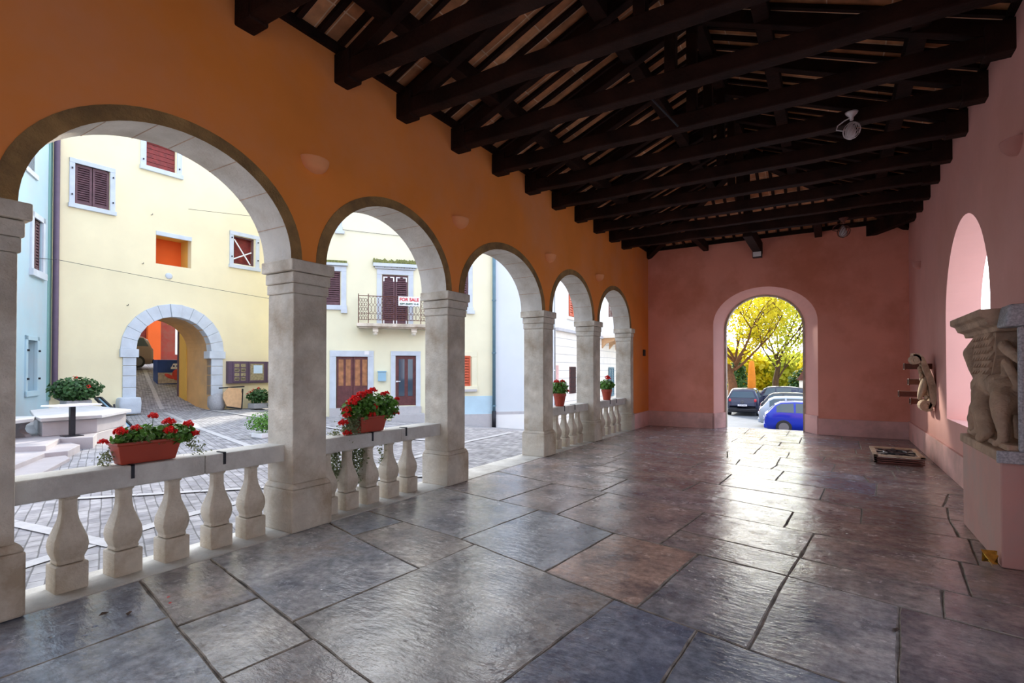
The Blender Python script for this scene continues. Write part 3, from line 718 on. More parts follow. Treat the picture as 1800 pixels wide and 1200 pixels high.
planter((-4.72,9.50,RZ),.27,.27,.26,[(.02,.12,.42,1.1),(.05,.02,.50,1.1),(.0,-.14,.50,1.2),(.06,.22,.30,1.0),(-.02,.16,.5,.9)],'round terracotta pot with a bushy red geranium, third along the arcade',round_=True,foly=[((0,0,.37),(.19,.2,.15),420)],leafsize=.03)
planter((-4.72,12.10,RZ),.27,.27,.26,[(.02,.05,.52,1.3),(.05,-.08,.56,1.3),(.0,.16,.40,1.2),(.04,.20,.30,1.3)],'round terracotta pot with crimson geranium by the last pier',round_=True,foly=[((0,0,.36),(.19,.2,.14),420)],leafsize=.03)

# ------------------------------------------------------------------ sconces
def sconce(name,material):
    m=MB(); n=14; k=6; W=.16; D=.13; H=.14; vs=[];fs=[]
    for j in range(k+1):
        t=j/k; w_=W*math.sqrt(1-t**2*.9); d=D*math.sqrt(max(0,1-t**2)); z=-H*t
        for i in range(n+1):
            a=PI*i/n; vs.append((d*math.sin(a)+.001,-w_*math.cos(a)*(1 if j<k else .5),z))
    for j in range(k):
        for i in range(n): a=j*(n+1)+i; fs.append((a,a+1,a+n+2,a+n+1))
    fs.append(list(range(n+1)))
    m.add(vs,fs); return m.build(name,material,smooth=True)
s0=sconce('wall_sconce',M['sconce'])
for k,(y,lab) in enumerate([(3.44,'above the large pier, nearest'),(5.88,'above the second free pier'),(8.65,'above the third free pier'),(11.08,'above the fourth free pier, smallest looking')]):
    o=s0 if k==0 else s0.copy()
    if k: COL.objects.link(o)
    o.location=(XA,y,3.76); tag(o,'orange half-bowl wall light on the arcade wall '+lab,'wall light','plaster half-bowl wall lights')
s1=sconce('wall_sconce',M['sconce_pk'])
for k,(y,lab) in enumerate([(6.72,'nearest, at the right edge of the view'),(13.15,'near the far corner')]):
    o=s1 if k==0 else s1.copy()
    if k: COL.objects.link(o)
    o.location=(XR,y,3.76 if k else 3.79); o.rotation_euler=(0,0,PI); tag(o,'pink half-bowl wall light on the right wall, '+lab,'wall light','plaster half-bowl wall lights')

# floodlight, switch box
r=empty('floodlight',(-1.60,YF-.28,4.50)); m=MB(); m.box(-.11,.11,-.05,.10,-.02,.14); m.build('housing',M['iron'],r,bevel=.01)
m=MB(); m.box(-.095,.095,-.06,-.048,.0,.125); m.build('lens',M['white'],r); m=MB(); m.box(-.02,.02,0,.04,.13,.2); m.build('bracket',M['iron'],r)
tag(r,'small white-faced floodlight under the middle beam end above the pink wall','floodlight')
m=MB(); m.box(0,.04,-.07,.07,-.09,.09); o=m.build('switch_box',M['iron'],loc=(XA,14.42,2.08),bevel=.008); tag(o,'small black box on the pink wall beside the last pier','switch box')

# pendant lamps (tangled white fittings under the beams)
def lamp(loc,label,s=.6,material='lampmetal'):
    r=empty('ceiling_lamp',loc); r.scale=(s,s,s)
    m=MB(); m.lathe([(.03,-.16),(.035,-.10),(.10,-.03),(.115,0)],n=18); m.build('canopy',M[material],r,smooth=True)
    m=MB(); m.tube([(0,0,-.1),(-.12,0,-.14),(-.24,0,-.22),(-.26,0,-.30),(-.16,0,-.34),(-.05,0,-.33)],.012,8); m.build('cable',M[material],r,smooth=True)
    m=MB(); m.lathe([(.02,-.52),(.085,-.48),(.10,-.38),(.06,-.28),(.03,-.2)],c=(-.02,0,0),n=14); m.build('glass_shade',M['lampglass'],r,smooth=True)
    m=MB()
    for k in range(7):
        a=PI*k/7; pts=[]
        for i in range(13):
            t=2*PI*i/12; p=Vector((math.cos(t)*.15,0,math.sin(t)*.17)); p=Matrix.Rotation(a,3,'Z')@p; p=Matrix.Rotation(.5,3,'Y')@p; pts.append(p+Vector((.0,0,-.37)))
        m.tube(pts,.006,5)
    m.build('wire_guard',M[material],r,smooth=True)
    tag(r,label,'lamp','caged ceiling lamps')
lamp((.228,7.42,4.70),'white caged ceiling lamp hanging crooked under the near part of the beams')
lamp((.235,12.52,4.70),'small dark caged ceiling lamp hanging near the pink end wall',.75,'rust')

# ------------------------------------------------------------------ pedestal, relief, volute, grate
r=empty('pedestal',(1.16,5.65,0)); m=MB(); m.box(0,.36,0,1.41,0,.86); m.build('plastered_block',M['pinkbase2'] if 'pinkbase2' in M else mat('pink_pedestal_plaster',(.60,.33,.28),.85,.05,2,.2,10,stain=(.42,.36,.32),stain_scale=2.5,stain_amt=.4),r,bevel=.012)
m=MB(); m.prism([(-.03,-.04),(.366,-.04),(.366,1.47),(.08,1.47),(-.03,1.36)],.862,.945,'z'); m.build('stone_cap',M['carving'],r,bevel=.012)
m=MB(); m.box(-.032,.366,-.062,-.03,.85,.95); m.build('front_slab',M['granite'],r,bevel=.01)
tag(r,'pink plastered pedestal with a stone cap against the right wall','pedestal')

r=empty('lion_relief',(1.16,5.62,.946))
m=MB() # local x: 0 front .. .36 wall, y 0..1.42, z 0..1.2
m.box(.22,.36,.0,1.40,0,1.12)                                  # back slab
m.box(.03,.36,.0,1.42,0,.05)                                   # ledge
m.build('back_slab',M['carving'],r,bevel=.015)
m=MB(); m.prism([(-.09,1.17),(-.09,1.11),(-.05,1.09),(-.03,1.04),(.02,1.02),(.03,.98),(.36,.98),(.36,1.17)],.22,1.46,'y'); m.build('cornice',M['carving'],r,bevel=.008)
m=MB(); m.prism([(.02,1.0),(.36,1.0),(.36,1.18),(.05,1.18)],-.03,.22,'y'); m.box(.10,.36,-.035,.01,.0,1.0); m.build('broken_corner',M['granite'],r,bevel=.02)
# wing with feather scales
m=MB(); m.prism([(.42,1.0),(1.12,1.0),(1.20,.86),(1.12,.62),(.75,.56),(.55,.62),(.42,.78)],.06,.24,'x')
rw=0
for z in [x*.062+.60 for x in range(7)]:
    rw+=1; yy=.50+(rw%2)*.05
    while yy<1.14:
        if not (z<.70 and yy<.6): m.add([(.075,yy-.05,z+.055),(.075,yy+.05,z+.055),(.045,yy+.054,z+.01),(.018,yy,z-.05),(.045,yy-.054,z+.01),(.09,yy,z-.05),(.03,yy,z+.02)],[(0,1,6),(1,2,6),(2,3,6),(3,4,6),(4,0,6),(3,2,5),(4,3,5),(0,4,5),(5,2,1),(0,5,1)])
        yy+=.10
m.build('scaled_wing',M['carving'],r,smooth=False)
# animal body
m=MB()
def limb(pts,rad):
    P=[Vector(p) for p in pts]
    for a,b,ra,rb in zip(P,P[1:],rad,rad[1:]):
        n=max(2,int((b-a).length/.025))
        for i in range(n+1):
            t=i/n; q=ra+(rb-ra)*t; m.ell(a.lerp(b,t),(q,q,q),10,7)
# arched trunk, from the far shoulder to the near haunch
limb([(.13,1.08,.40),(.11,.98,.50),(.12,.82,.55),(.14,.62,.53),(.15,.45,.46),(.16,.34,.38)],[.10,.13,.13,.12,.13,.11])
limb([(.10,1.02,.42),(.07,1.04,.28),(.06,1.00,.15),(.05,.97,.06),(.02,1.02,.04)],[.11,.075,.05,.045,.035])     # far foreleg
limb([(.08,.86,.46),(.03,.74,.34),(.02,.62,.22),(.02,.55,.10),(-.01,.60,.04)],[.11,.085,.07,.06,.045])            # big middle leg
limb([(.13,.40,.42),(.07,.28,.38),(.04,.20,.27),(.06,.20,.14),(.06,.22,.05),(.02,.25,.03)],[.12,.09,.06,.045,.04,.03])
limb([(.13,.52,.40),(.12,.44,.22),(.13,.42,.06)],[.08,.05,.045])
limb([(.10,1.10,.40),(.06,1.17,.27),(.05,1.16,.16),(.02,1.12,.08)],[.07,.06,.06,.035])                           # neck and lowered head
m.ell((.045,1.16,.17),(.06,.07,.08),10,7)
limb([(.20,.30,.50),(.12,.22,.62),(.10,.30,.72),(.12,.42,.70),(.14,.48,.62)],[.05,.035,.035,.035,.04])            # curling tail
limb([(.16,.46,.80),(.10,.34,.86),(.09,.20,.82),(.14,.10,.74)],[.05,.05,.045,.04])
o=m.build('animal_body',M['carving'],r,smooth=True); rm=o.modifiers.new('r','REMESH'); rm.mode='VOXEL'; rm.voxel_size=.012; rm.use_smooth_shade=True; sm=o.modifiers.new('s','SMOOTH'); sm.iterations=3
# column of eroded figure at the far edge
m=MB(); limb([(.10,1.25,.95),(.06,1.32,.82),(.08,1.30,.68),(.1,1.26,.58)],[.05,.075,.06,.05]); limb([(.14,1.28,.55),(.16,1.27,.3),(.15,1.30,.06)],[.06,.06,.07])
o=m.build('eroded_edge',M['carving'],r,smooth=True); rm=o.modifiers.new('r','REMESH'); rm.mode='VOXEL'; rm.voxel_size=.014; rm.use_smooth_shade=True
tag(r,'weathered brown stone relief of a winged beast standing on the pink pedestal','stone relief')

# volute console
r=empty('volute_console',(0,11.5,0)); m=MB()
def sweep_xz(mb,pts,th,y0,y1):
    pts=[Vector((p[0],0,p[1])) for p in pts]; vs=[];fs=[]
    for i,p in enumerate(pts):
        d=(pts[min(i+1,len(pts)-1)]-pts[max(0,i-1)]).normalized(); n=Vector((-d.z,0,d.x)); t=th[i]/2
        for q,yy in ((p-n*t,y0),(p+n*t,y0),(p+n*t,y1),(p-n*t,y1)): vs.append((q.x,yy,q.z))
    for i in range(len(pts)-1):
        for k in range(4): a=4*i+k; b=4*i+(k+1)%4; fs.append((a,b,b+4,a+4))
    fs.append((0,1,2,3)); e=4*(len(pts)-1); fs.append((e+3,e+2,e+1,e)); mb.add(vs,fs)
sp=[(1.245+.085*(1-i/22*.8)*math.cos(2.0-i*.5),1.775+.085*(1-i/22*.8)*math.sin(2.0-i*.5)) for i in range(22)][::-1]
body=sp+[(1.22,1.865),(1.28,1.86),(1.335,1.80),(1.37,1.70),(1.405,1.58),(1.445,1.45),(1.475,1.32),(1.49,1.2),(1.49,1.10),(1.475,1.0),(1.44,.93)]
sp2=[(1.395+.095*(1-i/22*.8)*math.cos(-.6-i*.5),.985+.095*(1-i/22*.8)*math.sin(-.6-i*.5)) for i in range(22)]
body+=sp2; th=[.035]*22+[.05,.06,.07,.08,.09,.10,.10,.10,.09,.075,.06]+[.04]*22
sweep_xz(m,body,th,-.16,.16); m.build('scroll',M['volute'],r,smooth=False,bevel=.008)
m=MB(); 
for cx,cz,rr in ((1.245,1.775,.075),(1.395,.985,.08)): m.prism([(cx+rr*math.cos(2*PI*k/18),cz+rr*math.sin(2*PI*k/18)) for k in range(18)],-.13,.13,'y'); m.ell((cx,-.14,cz),(.03,.025,.03),10,6)
m.build('volute_core',M['volute'],r,bevel=.006)
m=MB()
for k in range(9):
    t=k/8; m.ell((1.32+.08*t+random.uniform(-.01,.01),random.uniform(-.08,.08),1.62-.5*t),(.035,.05,.045),8,6)
m.ell((1.37,0,1.32),(.06,.12,.26),12,8,('Y',.25)); o=m.build('acanthus_leaf',M['volute'],r,smooth=True)
tag(r,'carved tan stone scroll bracket mounted on the right wall','stone bracket')
for k,(z,x,yy,l) in enumerate([(1.66,1.13,11.75,'topmost, behind the upper curl'),(1.38,1.20,11.85,'second from the top'),(1.14,1.10,12.35,'third, longest and lowest but one'),(1.02,1.24,12.0,'lowest, beside the lower curl')]):
    m=MB(); m.box(x,XR,yy,yy+.16,z-.05,z+.05); m.box(x,x+.02,yy-.02,yy+.18,z-.06,z+.06); tag(m.build('iron_support',M['rust'],bevel=.006),'rusty brown support block sticking out of the right wall, '+l,'wall support','rusty supports of the scroll bracket')

# framed grating on the floor
r=empty('framed_grating',(.60,10.72,0)); m=MB(); 
for a in ((0,.70,0,.07),(0,.70,1.10,1.17),(0,.07,0,1.17),(.63,.70,0,1.17)): m.box(*a,.135,.165)
m.build('top_frame',M['volute'],r,bevel=.006)
m=MB(); m.box(.03,.67,.03,1.14,.0,.02)
for z in (.03,.065,.10): m.box(.01,.69,.01,.05,z,z+.02); m.box(.01,.05,.01,1.16,z,z+.02)
m.build('layered_base',M['rust'],r)
m=MB(); c_=(.35,.585)
for k in range(4): a=PI*k/4; m.bar((c_[0]-math.cos(a)*.30,c_[1]-math.sin(a)*.5,.145),(c_[0]+math.cos(a)*.30,c_[1]+math.sin(a)*.5,.145),.05,.02)
m.tube([(c_[0]+.17*math.cos(t*PI/8),c_[1]+.26*math.sin(t*PI/8),.15) for t in range(17)],.018,6); m.build('wheel_pattern',M['iron'],r)
m=MB(); m.box(.06,.64,.06,1.11,.10,.115); m.build('inner_panel',M['white_stone'],r)
tag(r,'low stone-framed iron grating lying on the floor in the far right corner','grating')
m=MB()
rn=random.Random(5)
pts=[(rn.uniform(-.06,.06),rn.uniform(-.06,.06),rn.uniform(0,.13)) for _ in range(14)]
for i in range(18): a,b,c_=rn.sample(pts,3); m.add([a,b,c_],[(0,1,2)])
tag(m.build('crumpled_wrapper',M['gold'],loc=(1.09,5.66,.003)),'crumpled gold foil wrapper at the foot of the pedestal corner','wrapper')
# petals and leaves on the floor
m=MB(); m.leaf((0,0,.006),.014,(0.2,0,1),.3); p0=m.build('fallen_petal',M['red'])
for k,(x,y,l) in enumerate([(-3.97,1.84,'first of the pair near the curb'),(-3.86,1.80,'second of the pair near the curb'),(-1.05,4.2,'on the pitted slab mid floor')]):
    o=p0 if k==0 else p0.copy()
    if k: COL.objects.link(o)
    o.location=(x,y,0); tag(o,'tiny red geranium petal on the floor, '+l,'petal','fallen petals')
m=MB(); m.leaf((0,0,.008),.035,(0.2,.1,1),.3); p0=m.build('fallen_leaf',M['bark'])
for k,(x,y,l) in enumerate([(-4.05,1.49,'near the curb'),(-.02,6.9,'dark one in the bright reflection'),(.33,3.95,'on the right slabs'),(-3.92,1.58,'beside another one near the curb')]):
    o=p0 if k==0 else p0.copy()
    if k: COL.objects.link(o)
    o.location=(x,y,0); o.rotation_euler=(0,0,k*1.3); tag(o,'small curled brown leaf on the floor, '+l,'leaf','fallen leaves')

# ------------------------------------------------------------------ ground outside
def terrain(name,x0,x1,y0,y1,nx,ny,material,dz=0):
    m=MB(); vs=[(x0+(x1-x0)*i/nx,y0+(y1-y0)*j/ny,ground(x0+(x1-x0)*i/nx,y0+(y1-y0)*j/ny)+dz) for j in range(ny+1) for i in range(nx+1)]
    fs=[(j*(nx+1)+i,j*(nx+1)+i+1,(j+1)*(nx+1)+i+1,(j+1)*(nx+1)+i) for j in range(ny) for i in range(nx)]
    m.add(vs,fs); o=m.build(name,material,smooth=True); struct(o); return o
terrain('cobbled_square',-60,-5.0,-25,24,55,49,M['cobble'])
m=MB(); 
def gy(y): return ground(0,y)
ysn=[15.5,17,19,21.1,60,140]
for a,b in zip(ysn,ysn[1:]): m.quad((-60,a,gy(a)-.01 if a>24 else gy(a)-.02),(60,a,gy(a)-.01 if a>24 else gy(a)-.02),(60,b,gy(b)-.02),(-60,b,gy(b)-.02))
struct(m.build('parking_lot',M['asphalt']))
m=MB(); m.quad((1.9,-60,-.6),(80,-60,-.6),(80,15.6,-.6),(1.9,15.6,-.6)); m.quad((-60,-60,-.1),(1.9,-60,-.1),(1.9,-5.4,-.1),(-60,-5.4,-.1)); struct(m.build('forecourt',M['palegrey']))
m=MB(); m.quad((-70,41,-1.19),(70,41,-1.19),(70,140,-1.0),(-70,140,-1.0)); struct(m.build('lawn',M['grass']))
# light paving strips in the cobbles
SZ=[0.004]
def strip(pts,w=.16):
    m=MB(); SZ[0]+=.003
    for (a,b) in zip(pts,pts[1:]):
        a2=Vector(a);b2=Vector(b);d=(b2-a2);L=d.length;n=max(1,int(L/.7));pn_=Vector((-d.y,d.x)).normalized()*w/2
        for i in range(n):
            p=a2+d*(i/n);q=a2+d*((i+.985)/n)
            m.quad(*[(u.x,u.y,ground(u.x,u.y)+SZ[0]) for u in (p-pn_,q-pn_,q+pn_,p+pn_)])
    o=m.build('paving_strip',M['strip']); struct(o)
strip([(-30,12.6),(-15.36,7.88),(-10.67,6.55),(-6.2,5.2)]); strip([(-5.7,1.2),(-6.25,3.0),(-6.35,4.2),(-6.8,8.2),(-7.16,9.56),(-7.2,12.2)])
strip([(-8.4,1.8),(-5.75,2.2)],.14); strip([(-8.3,2.66),(-6.3,4.9),(-5.2,6.4)],.12); strip([(-24,12.0),(-16.5,10.6),(-9,9.3),(-7.1,9.2)])

# ------------------------------------------------------------------ facades
class Facade:
    def __init__(s,P,d): 
        d=Vector(d).normalized(); s.P=Vector((P[0],P[1])); s.rz=math.atan2(d.y,d.x)
    # local frame: x along the facade, -y ... outward normal must face the camera; local y>0 points away if rz chosen so
def shutter_pair(parent,s0,s1,z0,z1,yo,material,name='shutter',slats=14,n=2,ends=True):
    w=(s1-s0)/n
    for k in range(n):
        a=s0+k*w+.01; b=s0+(k+1)*w-.01; m=MB(); f=.07*min(1,(w/.5))
        m.box(a,a+f,yo-.05,yo,z0,z1); m.box(b-f,b,yo-.05,yo,z0,z1); m.box(a+f,b-f,yo-.05,yo,z0,z0+.09); m.box(a+f,b-f,yo-.05,yo,z1-.09,z1)
        N=slats; h=(z1-z0-.18)/N
        for i in range(N):
            zz=z0+.09+i*h; m.add([(a+f,yo-.045,zz),(b-f,yo-.045,zz),(b-f,yo-.01,zz+h*.85),(a+f,yo-.01,zz+h*.85)],[(0,1,2,3),(3,2,1,0)])
            m.box(a+f,b-f,yo-.047,yo-.036,zz,zz+.012)
        m.build(name,material,parent)
def frame_part(parent,s0,s1,z0,z1,t,yo,material,name='window_frame',sill=True,lint=False):
    m=MB(); m.box(s0,s0+t,yo-.04,yo+.06,z0,z1); m.box(s1-t,s1,yo-.04,yo+.06,z0,z1); m.box(s0,s1,yo-.05,yo+.06,z1-t,z1)
    if sill: m.box(s0-.03,s1+.03,yo-.10,yo+.06,z0-.02,z0+t*.8)
    return m.build(name,material,parent,bevel=.006)
def wall_rects(m,S0,S1,Z0,Z1,rects,y=0,depth=.3):
    """wall face in x-z at y with rectangular holes and reveals into +y"""
    xs=sorted({S0,S1,*[r[0] for r in rects],*[r[1] for r in rects]}); zs=sorted({Z0,Z1,*[r[2] for r in rects],*[r[3] for r in rects]})
    for a,b in zip(xs,xs[1:]):
        for c,d in zip(zs,zs[1:]):
            cx,cz=(a+b)/2,(c+d)/2
            if any(r[0]<cx<r[1] and r[2]<cz<r[3] for r in rects): continue
            m.quad((a,y,c),(b,y,c),(b,y,d),(a,y,d))
    mi0=m.mi
    for r in rects:
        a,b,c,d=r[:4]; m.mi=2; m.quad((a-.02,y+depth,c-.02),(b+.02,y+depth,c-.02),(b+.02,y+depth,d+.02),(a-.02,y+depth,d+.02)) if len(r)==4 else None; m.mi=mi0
        m.quad((a,y,c),(a,y+depth,c),(a,y+depth,d),(a,y,d)); m.quad((b,y,c),(b,y,d),(b,y+depth,d),(b,y+depth,c)); m.quad((a,y,d),(a,y+depth,d),(b,y+depth,d),(b,y,d)); m.quad((a,y,c),(b,y,c),(b,y+depth,c),(a,y+depth,c))

# --- house 1 (gateway house): local x = s along +Y-ish, facing +X. local y>0 = into the house (-X)
rz1=math.atan2(1,.05)
H1=empty('gateway_house',(-22,6.52,0),rz1)
# local +x -> (.05,1); local +y -> (-1,.05): into the house. good
m=MB()
rects=[(.62,1.6,7.30,8.67),(2.72,3.72,9.30,10.3),(3.07,4.32,5.65,6.80,0),(6.0,6.9,6.15,7.35)]
ga0,ga1=2.45,5.10; gate=outline(ga0,ga1,-.3,2.36,1.30,24)
# build around the gate: lower part with gate hole, upper with rects
face_with_holes(m,lambda u,z:(u,0,z),-.0,7.62,-.3,4.6,[gate]); wall_rects(m,0,7.62,4.6,11.5,rects)
gate_b=outline(ga0,ga1,-.3,2.36,1.30,24)
m.mi=1; reveal(m,lambda u,z:(u,0,z),gate,lambda u,z:(u,2.1,z+.0),gate_b,False)
m.mi=0; m.quad((7.62,0,-.5),(7.62,9,-.5),(7.62,9,11.5),(7.62,0,11.5)); m.quad((0,0,11.5),(7.62,0,11.5),(7.62,9,11.5),(0,9,11.5)); m.quad((0,0,-.3),(0,9,-.3),(0,9,11.5),(0,0,11.5))
face_with_holes(m,lambda u,z:(u,2.1,z),0,7.62,-.3,11.5,[gate_b])
m.build('wall',[M['yellow'],M['ochre'],M['dark']],H1)
# window 1
frame_part(H1,.46,1.76,7.15,8.82,.15,0,M['bluestone']); shutter_pair(H1,.62,1.6,7.31,8.66,.09,M['shutter'],slats=15)
# window 2
frame_part(H1,2.54,3.95,9.12,10.4,.18,0,M['bluestone']); m=MB(); 
for k in range(6): m.box(2.72,3.72,.06,.10,9.3+k*.17,9.455+k*.17)
m.build('board_shutter',M['redwood'],H1)
# opening
m=MB(); m.box(3.07,4.33,-.03,.06,6.74,6.90); m.build('lintel',M['bluestone'],H1,bevel=.006)
m=MB(); m.quad((3.07,.9,5.65),(4.35,.9,5.65),(4.35,.9,6.8),(3.07,.9,6.8)); m.build('orange_back_wall',M['orangewall'],H1)
m=MB(); m.quad((4.32,.3,5.65),(4.32,.9,5.65),(4.32,.9,6.8),(4.32,.3,6.8)); m.quad((3.07,.3,5.65),(4.32,.3,5.65),(4.32,.9,5.65),(3.07,.9,5.65)); m.quad((3.07,.3,6.8),(4.32,.3,6.8),(4.32,.9,6.8),(3.07,.9,6.8)); m.quad((3.07,.3,5.65),(3.07,.9,5.65),(3.07,.9,6.8),(3.07,.3,6.8)); m.build('inner_reveal',M['ygold'],H1)
# window 3 with white cross
frame_part(H1,5.82,7.12,5.97,7.52,.16,0,M['bluestone']); m=MB(); m.quad((6.0,.28,6.15),(6.9,.28,6.15),(6.9,.28,7.35),(6.0,.28,7.35)); m.build('dark_interior',M['redwood'],H1)
m=MB(); m.box(6.0,6.06,.08,.14,6.15,7.35); m.box(6.84,6.9,.08,.14,6.15,7.35); m.box(6.0,6.9,.08,.14,7.29,7.35); m.box(6.0,6.9,.08,.14,6.15,6.2); m.build('inner_frame',M['shutter'],H1)
m=MB(); m.bar((6.05,.06,7.2),(6.75,.06,6.2),.05,.02,(0,1,0)); m.bar((6.02,.06,6.35),(6.8,.06,6.75),.05,.02,(0,1,0)); m.build('white_cross_bars',M['white'],H1)
m=MB(); m.box(6.02,6.45,-.03,.03,9.1,9.42); m.build('stone_fragment',M['bluestone'],H1)
m=MB(); m.ell((3.52,-.01,5.23),(.13,.04,.12),12,8); m.build('rosette',M['bluestone'],H1,smooth=True)
for (a,b,c_,d) in ((3.9,6.0,5.4,7.9),(1.75,-.02,1.85,6.95),(2.6,7.55,2.75,7.6)):
    pass
m=MB()
for (sx,sz) in ((2.62,5.55),(2.9,7.45),(2.15,3.95)):
    m=MB(); m.tube([(sx,0,sz),(sx+.02,-.08,sz),(sx+.02,-.08,sz+.05)],.010,5); m.build('wall_hook',M['iron'],H1)
# window hooks
m=MB()
for sx in (.53,1.69):
    for sz in (7.55,8.45): m.box(sx-.015,sx+.015,-.09,-.03,sz,sz+.05)
for sx in (2.62,3.85,): m.box(sx-.015,sx+.015,-.09,-.03,9.45,9.5)
for sx in (5.9,7.04):
    for sz in (6.4,7.2): m.box(sx-.015,sx+.015,-.09,-.03,sz,sz+.05)
m.build('shutter_hook',M['iron'],H1)
# gate surround: piers, imposts, voussoirs
m=MB()
n=13; ao=outline(ga0-.50,ga1+.50,2.36,2.36,1.80,n)[1:-1]; ai=outline(ga0,ga1,2.36,2.36,1.30,n)[1:-1]
for k in range(n):
    c0=.012
    def tw(A,B,t): return (A[0]+(B[0]-A[0])*t,A[1]+(B[1]-A[1])*t)
    p=[tw(ai[k],ai[k+1],c0),tw(ai[k],ai[k+1],1-c0),tw(ao[k],ao[k+1],1-c0),tw(ao[k],ao[k+1],c0)]; yb=-.05 if k!=6 else -.09
    m.prism(p,yb,.35,'y')
m.build('gate_voussoirs',M['bluestone'],H1,bevel=.008)
for side,(a,b) in (('left',(ga0-.42,ga0+.0)),('right',(ga1,ga1+.46))):
    m=MB(); zs=[.55,.95,1.38,1.75,2.06]; 
    for z0,z1 in zip(zs,zs[1:]): m.box(a,b,-.05,.35,z0+.006,z1-.006)
    m.box(a-.10,b+.06 if side=='left' else b+.08,-.11,.4,2.06,2.36); m.build('gate_jamb',M['bluestone'],H1,bevel=.012)
m=MB(); m.box(1.82,2.56,-.36,.3,.34,.60,.04); m.box(1.86,2.52,-.32,.3,-.02,.40,-.03); o=m.build('base_boulder',M['bluestone'],H1,smooth=True); rm=o.modifiers.new('r','REMESH'); rm.mode='VOXEL'; rm.voxel_size=.04; sm=o.modifiers.new('s','SMOOTH'); sm.iterations=14; rm.use_smooth_shade=True
m=MB(); m.ell((5.33,-.05,.22),(.34,.30,.42),16,12); m.box(5.1,5.56,-.1,.35,.0,.56); o=m.build('base_boulder',M['granite'],H1,smooth=True); rm=o.modifiers.new('r','REMESH'); rm.mode='VOXEL'; rm.voxel_size=.05; sm=o.modifiers.new('s','SMOOTH'); sm.iterations=6; rm.use_smooth_shade=True
tag(H1,'cream yellow house with a stone arched gateway seen through the nearest arch','house')
# stuff inside/behind the passage
def local1(s,d,z=None):
    v=Matrix.Rotation(rz1,3,'Z')@Vector((s,d,0)); return (-22+v.x,6.52+v.y)
m=MB(); m.box(5.06,5.45,2.1,2.75,-.3,6); m.build('side_wall',M['ygold'],H1)
x,y=-24.6,11.76; m=MB(); m.tube([(0,0,0),(0,0,6)],.075,10); tag(m.build('drainpipe',M['plum'],loc=(x,y,.35)),'dark brown pipe standing beyond the gateway in front of the golden wall','drainpipe','drainpipes')
RB=empty('red_house',(-37,14.0,2.3),rz1); m=MB(); m.box(-4.5,1.7,0,6,-1.5,11); m.build('dark_red_wall',M['redwood'],RB); m=MB(); m.box(1.7,2.42,-.25,6,-1.5,11); m.build('orange_wall',M['orangewall'],RB); m=MB(); m.box(2.42,9.4,.0,6,-1.5,11); m.build('red_wall',M['redwall'],RB)  # walls made taller and longer to keep sun off the lane
m=MB(); m.box(3.35,3.9,-.03,.2,.3,3.2); m.build('pale_door',M['whitewall'],RB); tag(RB,'red and orange house at the end of the lane behind the gateway','house')
x,y=-25.0,11.72; m=MB(); m.box(-.26,.26,-.02,.02,-.1,.5); tag(m.build('hanging_sign',M['ygold'],loc=(x,y,3.7),rz=rz1),'bright yellow hanging sign at the top of the gateway opening','sign')
# blue advertising bin
x,y=-26.5,12.32; g=ground(x,y); B=empty('freezer_chest',(x,y,g+.0),rz1-.12); m=MB(); m.box(-.55,.55,0,.7,0,1.15); m.build('cabinet',M['poster_blue'],B,bevel=.02)
m=MB(); m.box(-.53,.53,-.012,.0,.05,.55); m.build('sand_picture',M['poster_sand'],B); m=MB(); m.ell((.25,-.015,.45),(.22,.012,.27),14,8); m.ell((-.08,-.018,.38),(.22,.01,.09),12,6,('Y',.5)); m.build('red_picture',M['poster_red'],B); m=MB()
m.box(-.02,.36,-.02,-.01,.72,.80); m.prism([(.0,.80),(.34,.80),(.26,.98),(.08,.98)],-.02,-.01,'y'); m.build('white_emblem',M['white'],B)
m=MB(); m.ell((.10,-.024,.86),(.045,.008,.04),8,6); m.ell((.24,-.024,.86),(.045,.008,.04),8,6); m.build('emblem_dots',M['poster_blue'],B)
tag(B,'blue freezer chest with a sandy picture standing in the lane behind the gateway','freezer')

# --- blue house on the left
rz0=math.atan2(-.522,.853); HB=empty('blue_house',(-22,6.52,0),rz0)
# local +x toward the camera side; outward normal must face camera (-y local?). local y = left of x dir = (.522,.853) -> points to square? camera side is +... use y negative outward
m=MB(); nr=(1.19,1.97,.95,2.49)
flip=-1
wall_rects(m,-.0,9,-.3,11.5,[(.86,1.6,4.7,6.25),nr],0,-.3)
m.quad((9,0,-.3),(9,-8,-.3),(9,-8,11.5),(9,0,11.5)); m.quad((0,0,11.5),(9,0,11.5),(9,-8,11.5),(0,-8,11.5)); m.quad((0,0,-.3),(0,-8,-.3),(0,-8,11.5),(0,0,11.5)); m.build('wall',[M['blue'],M['blue'],M['dark']],HB)
m=MB(); m.box(-.02,.28,0,.03,.6,11.4); m.build('green_corner_band',M['bluegreen'],HB)
m=MB()
for (a,b,c_,d) in ((.66,1.8,4.5,6.42),): m.box(a,a+.18,-.05,.05,c_,d); m.box(b-.18,b,-.05,.05,c_,d); m.box(a,b,-.05,.05,d-.17,d); m.box(a-.04,b+.04,-.05,.10,c_-.05,c_+.16)
m.build('window_frame',M['bluestone'],HB,bevel=.006)
for a,b in ((.87,1.22),(1.24,1.59)):
    m=MB(); m.box(a,a+.05,-.10,-.04,4.7,6.25); m.box(b-.05,b,-.10,-.04,4.7,6.25); m.box(a,b,-.10,-.04,4.7,4.8); m.box(a,b,-.10,-.04,6.15,6.25)
    for k in range(14): z=4.82+k*.095; m.box(a+.05,b-.05,-.09,-.05,z,z+.05)
    m.build('shutter',M['shutter'],HB)
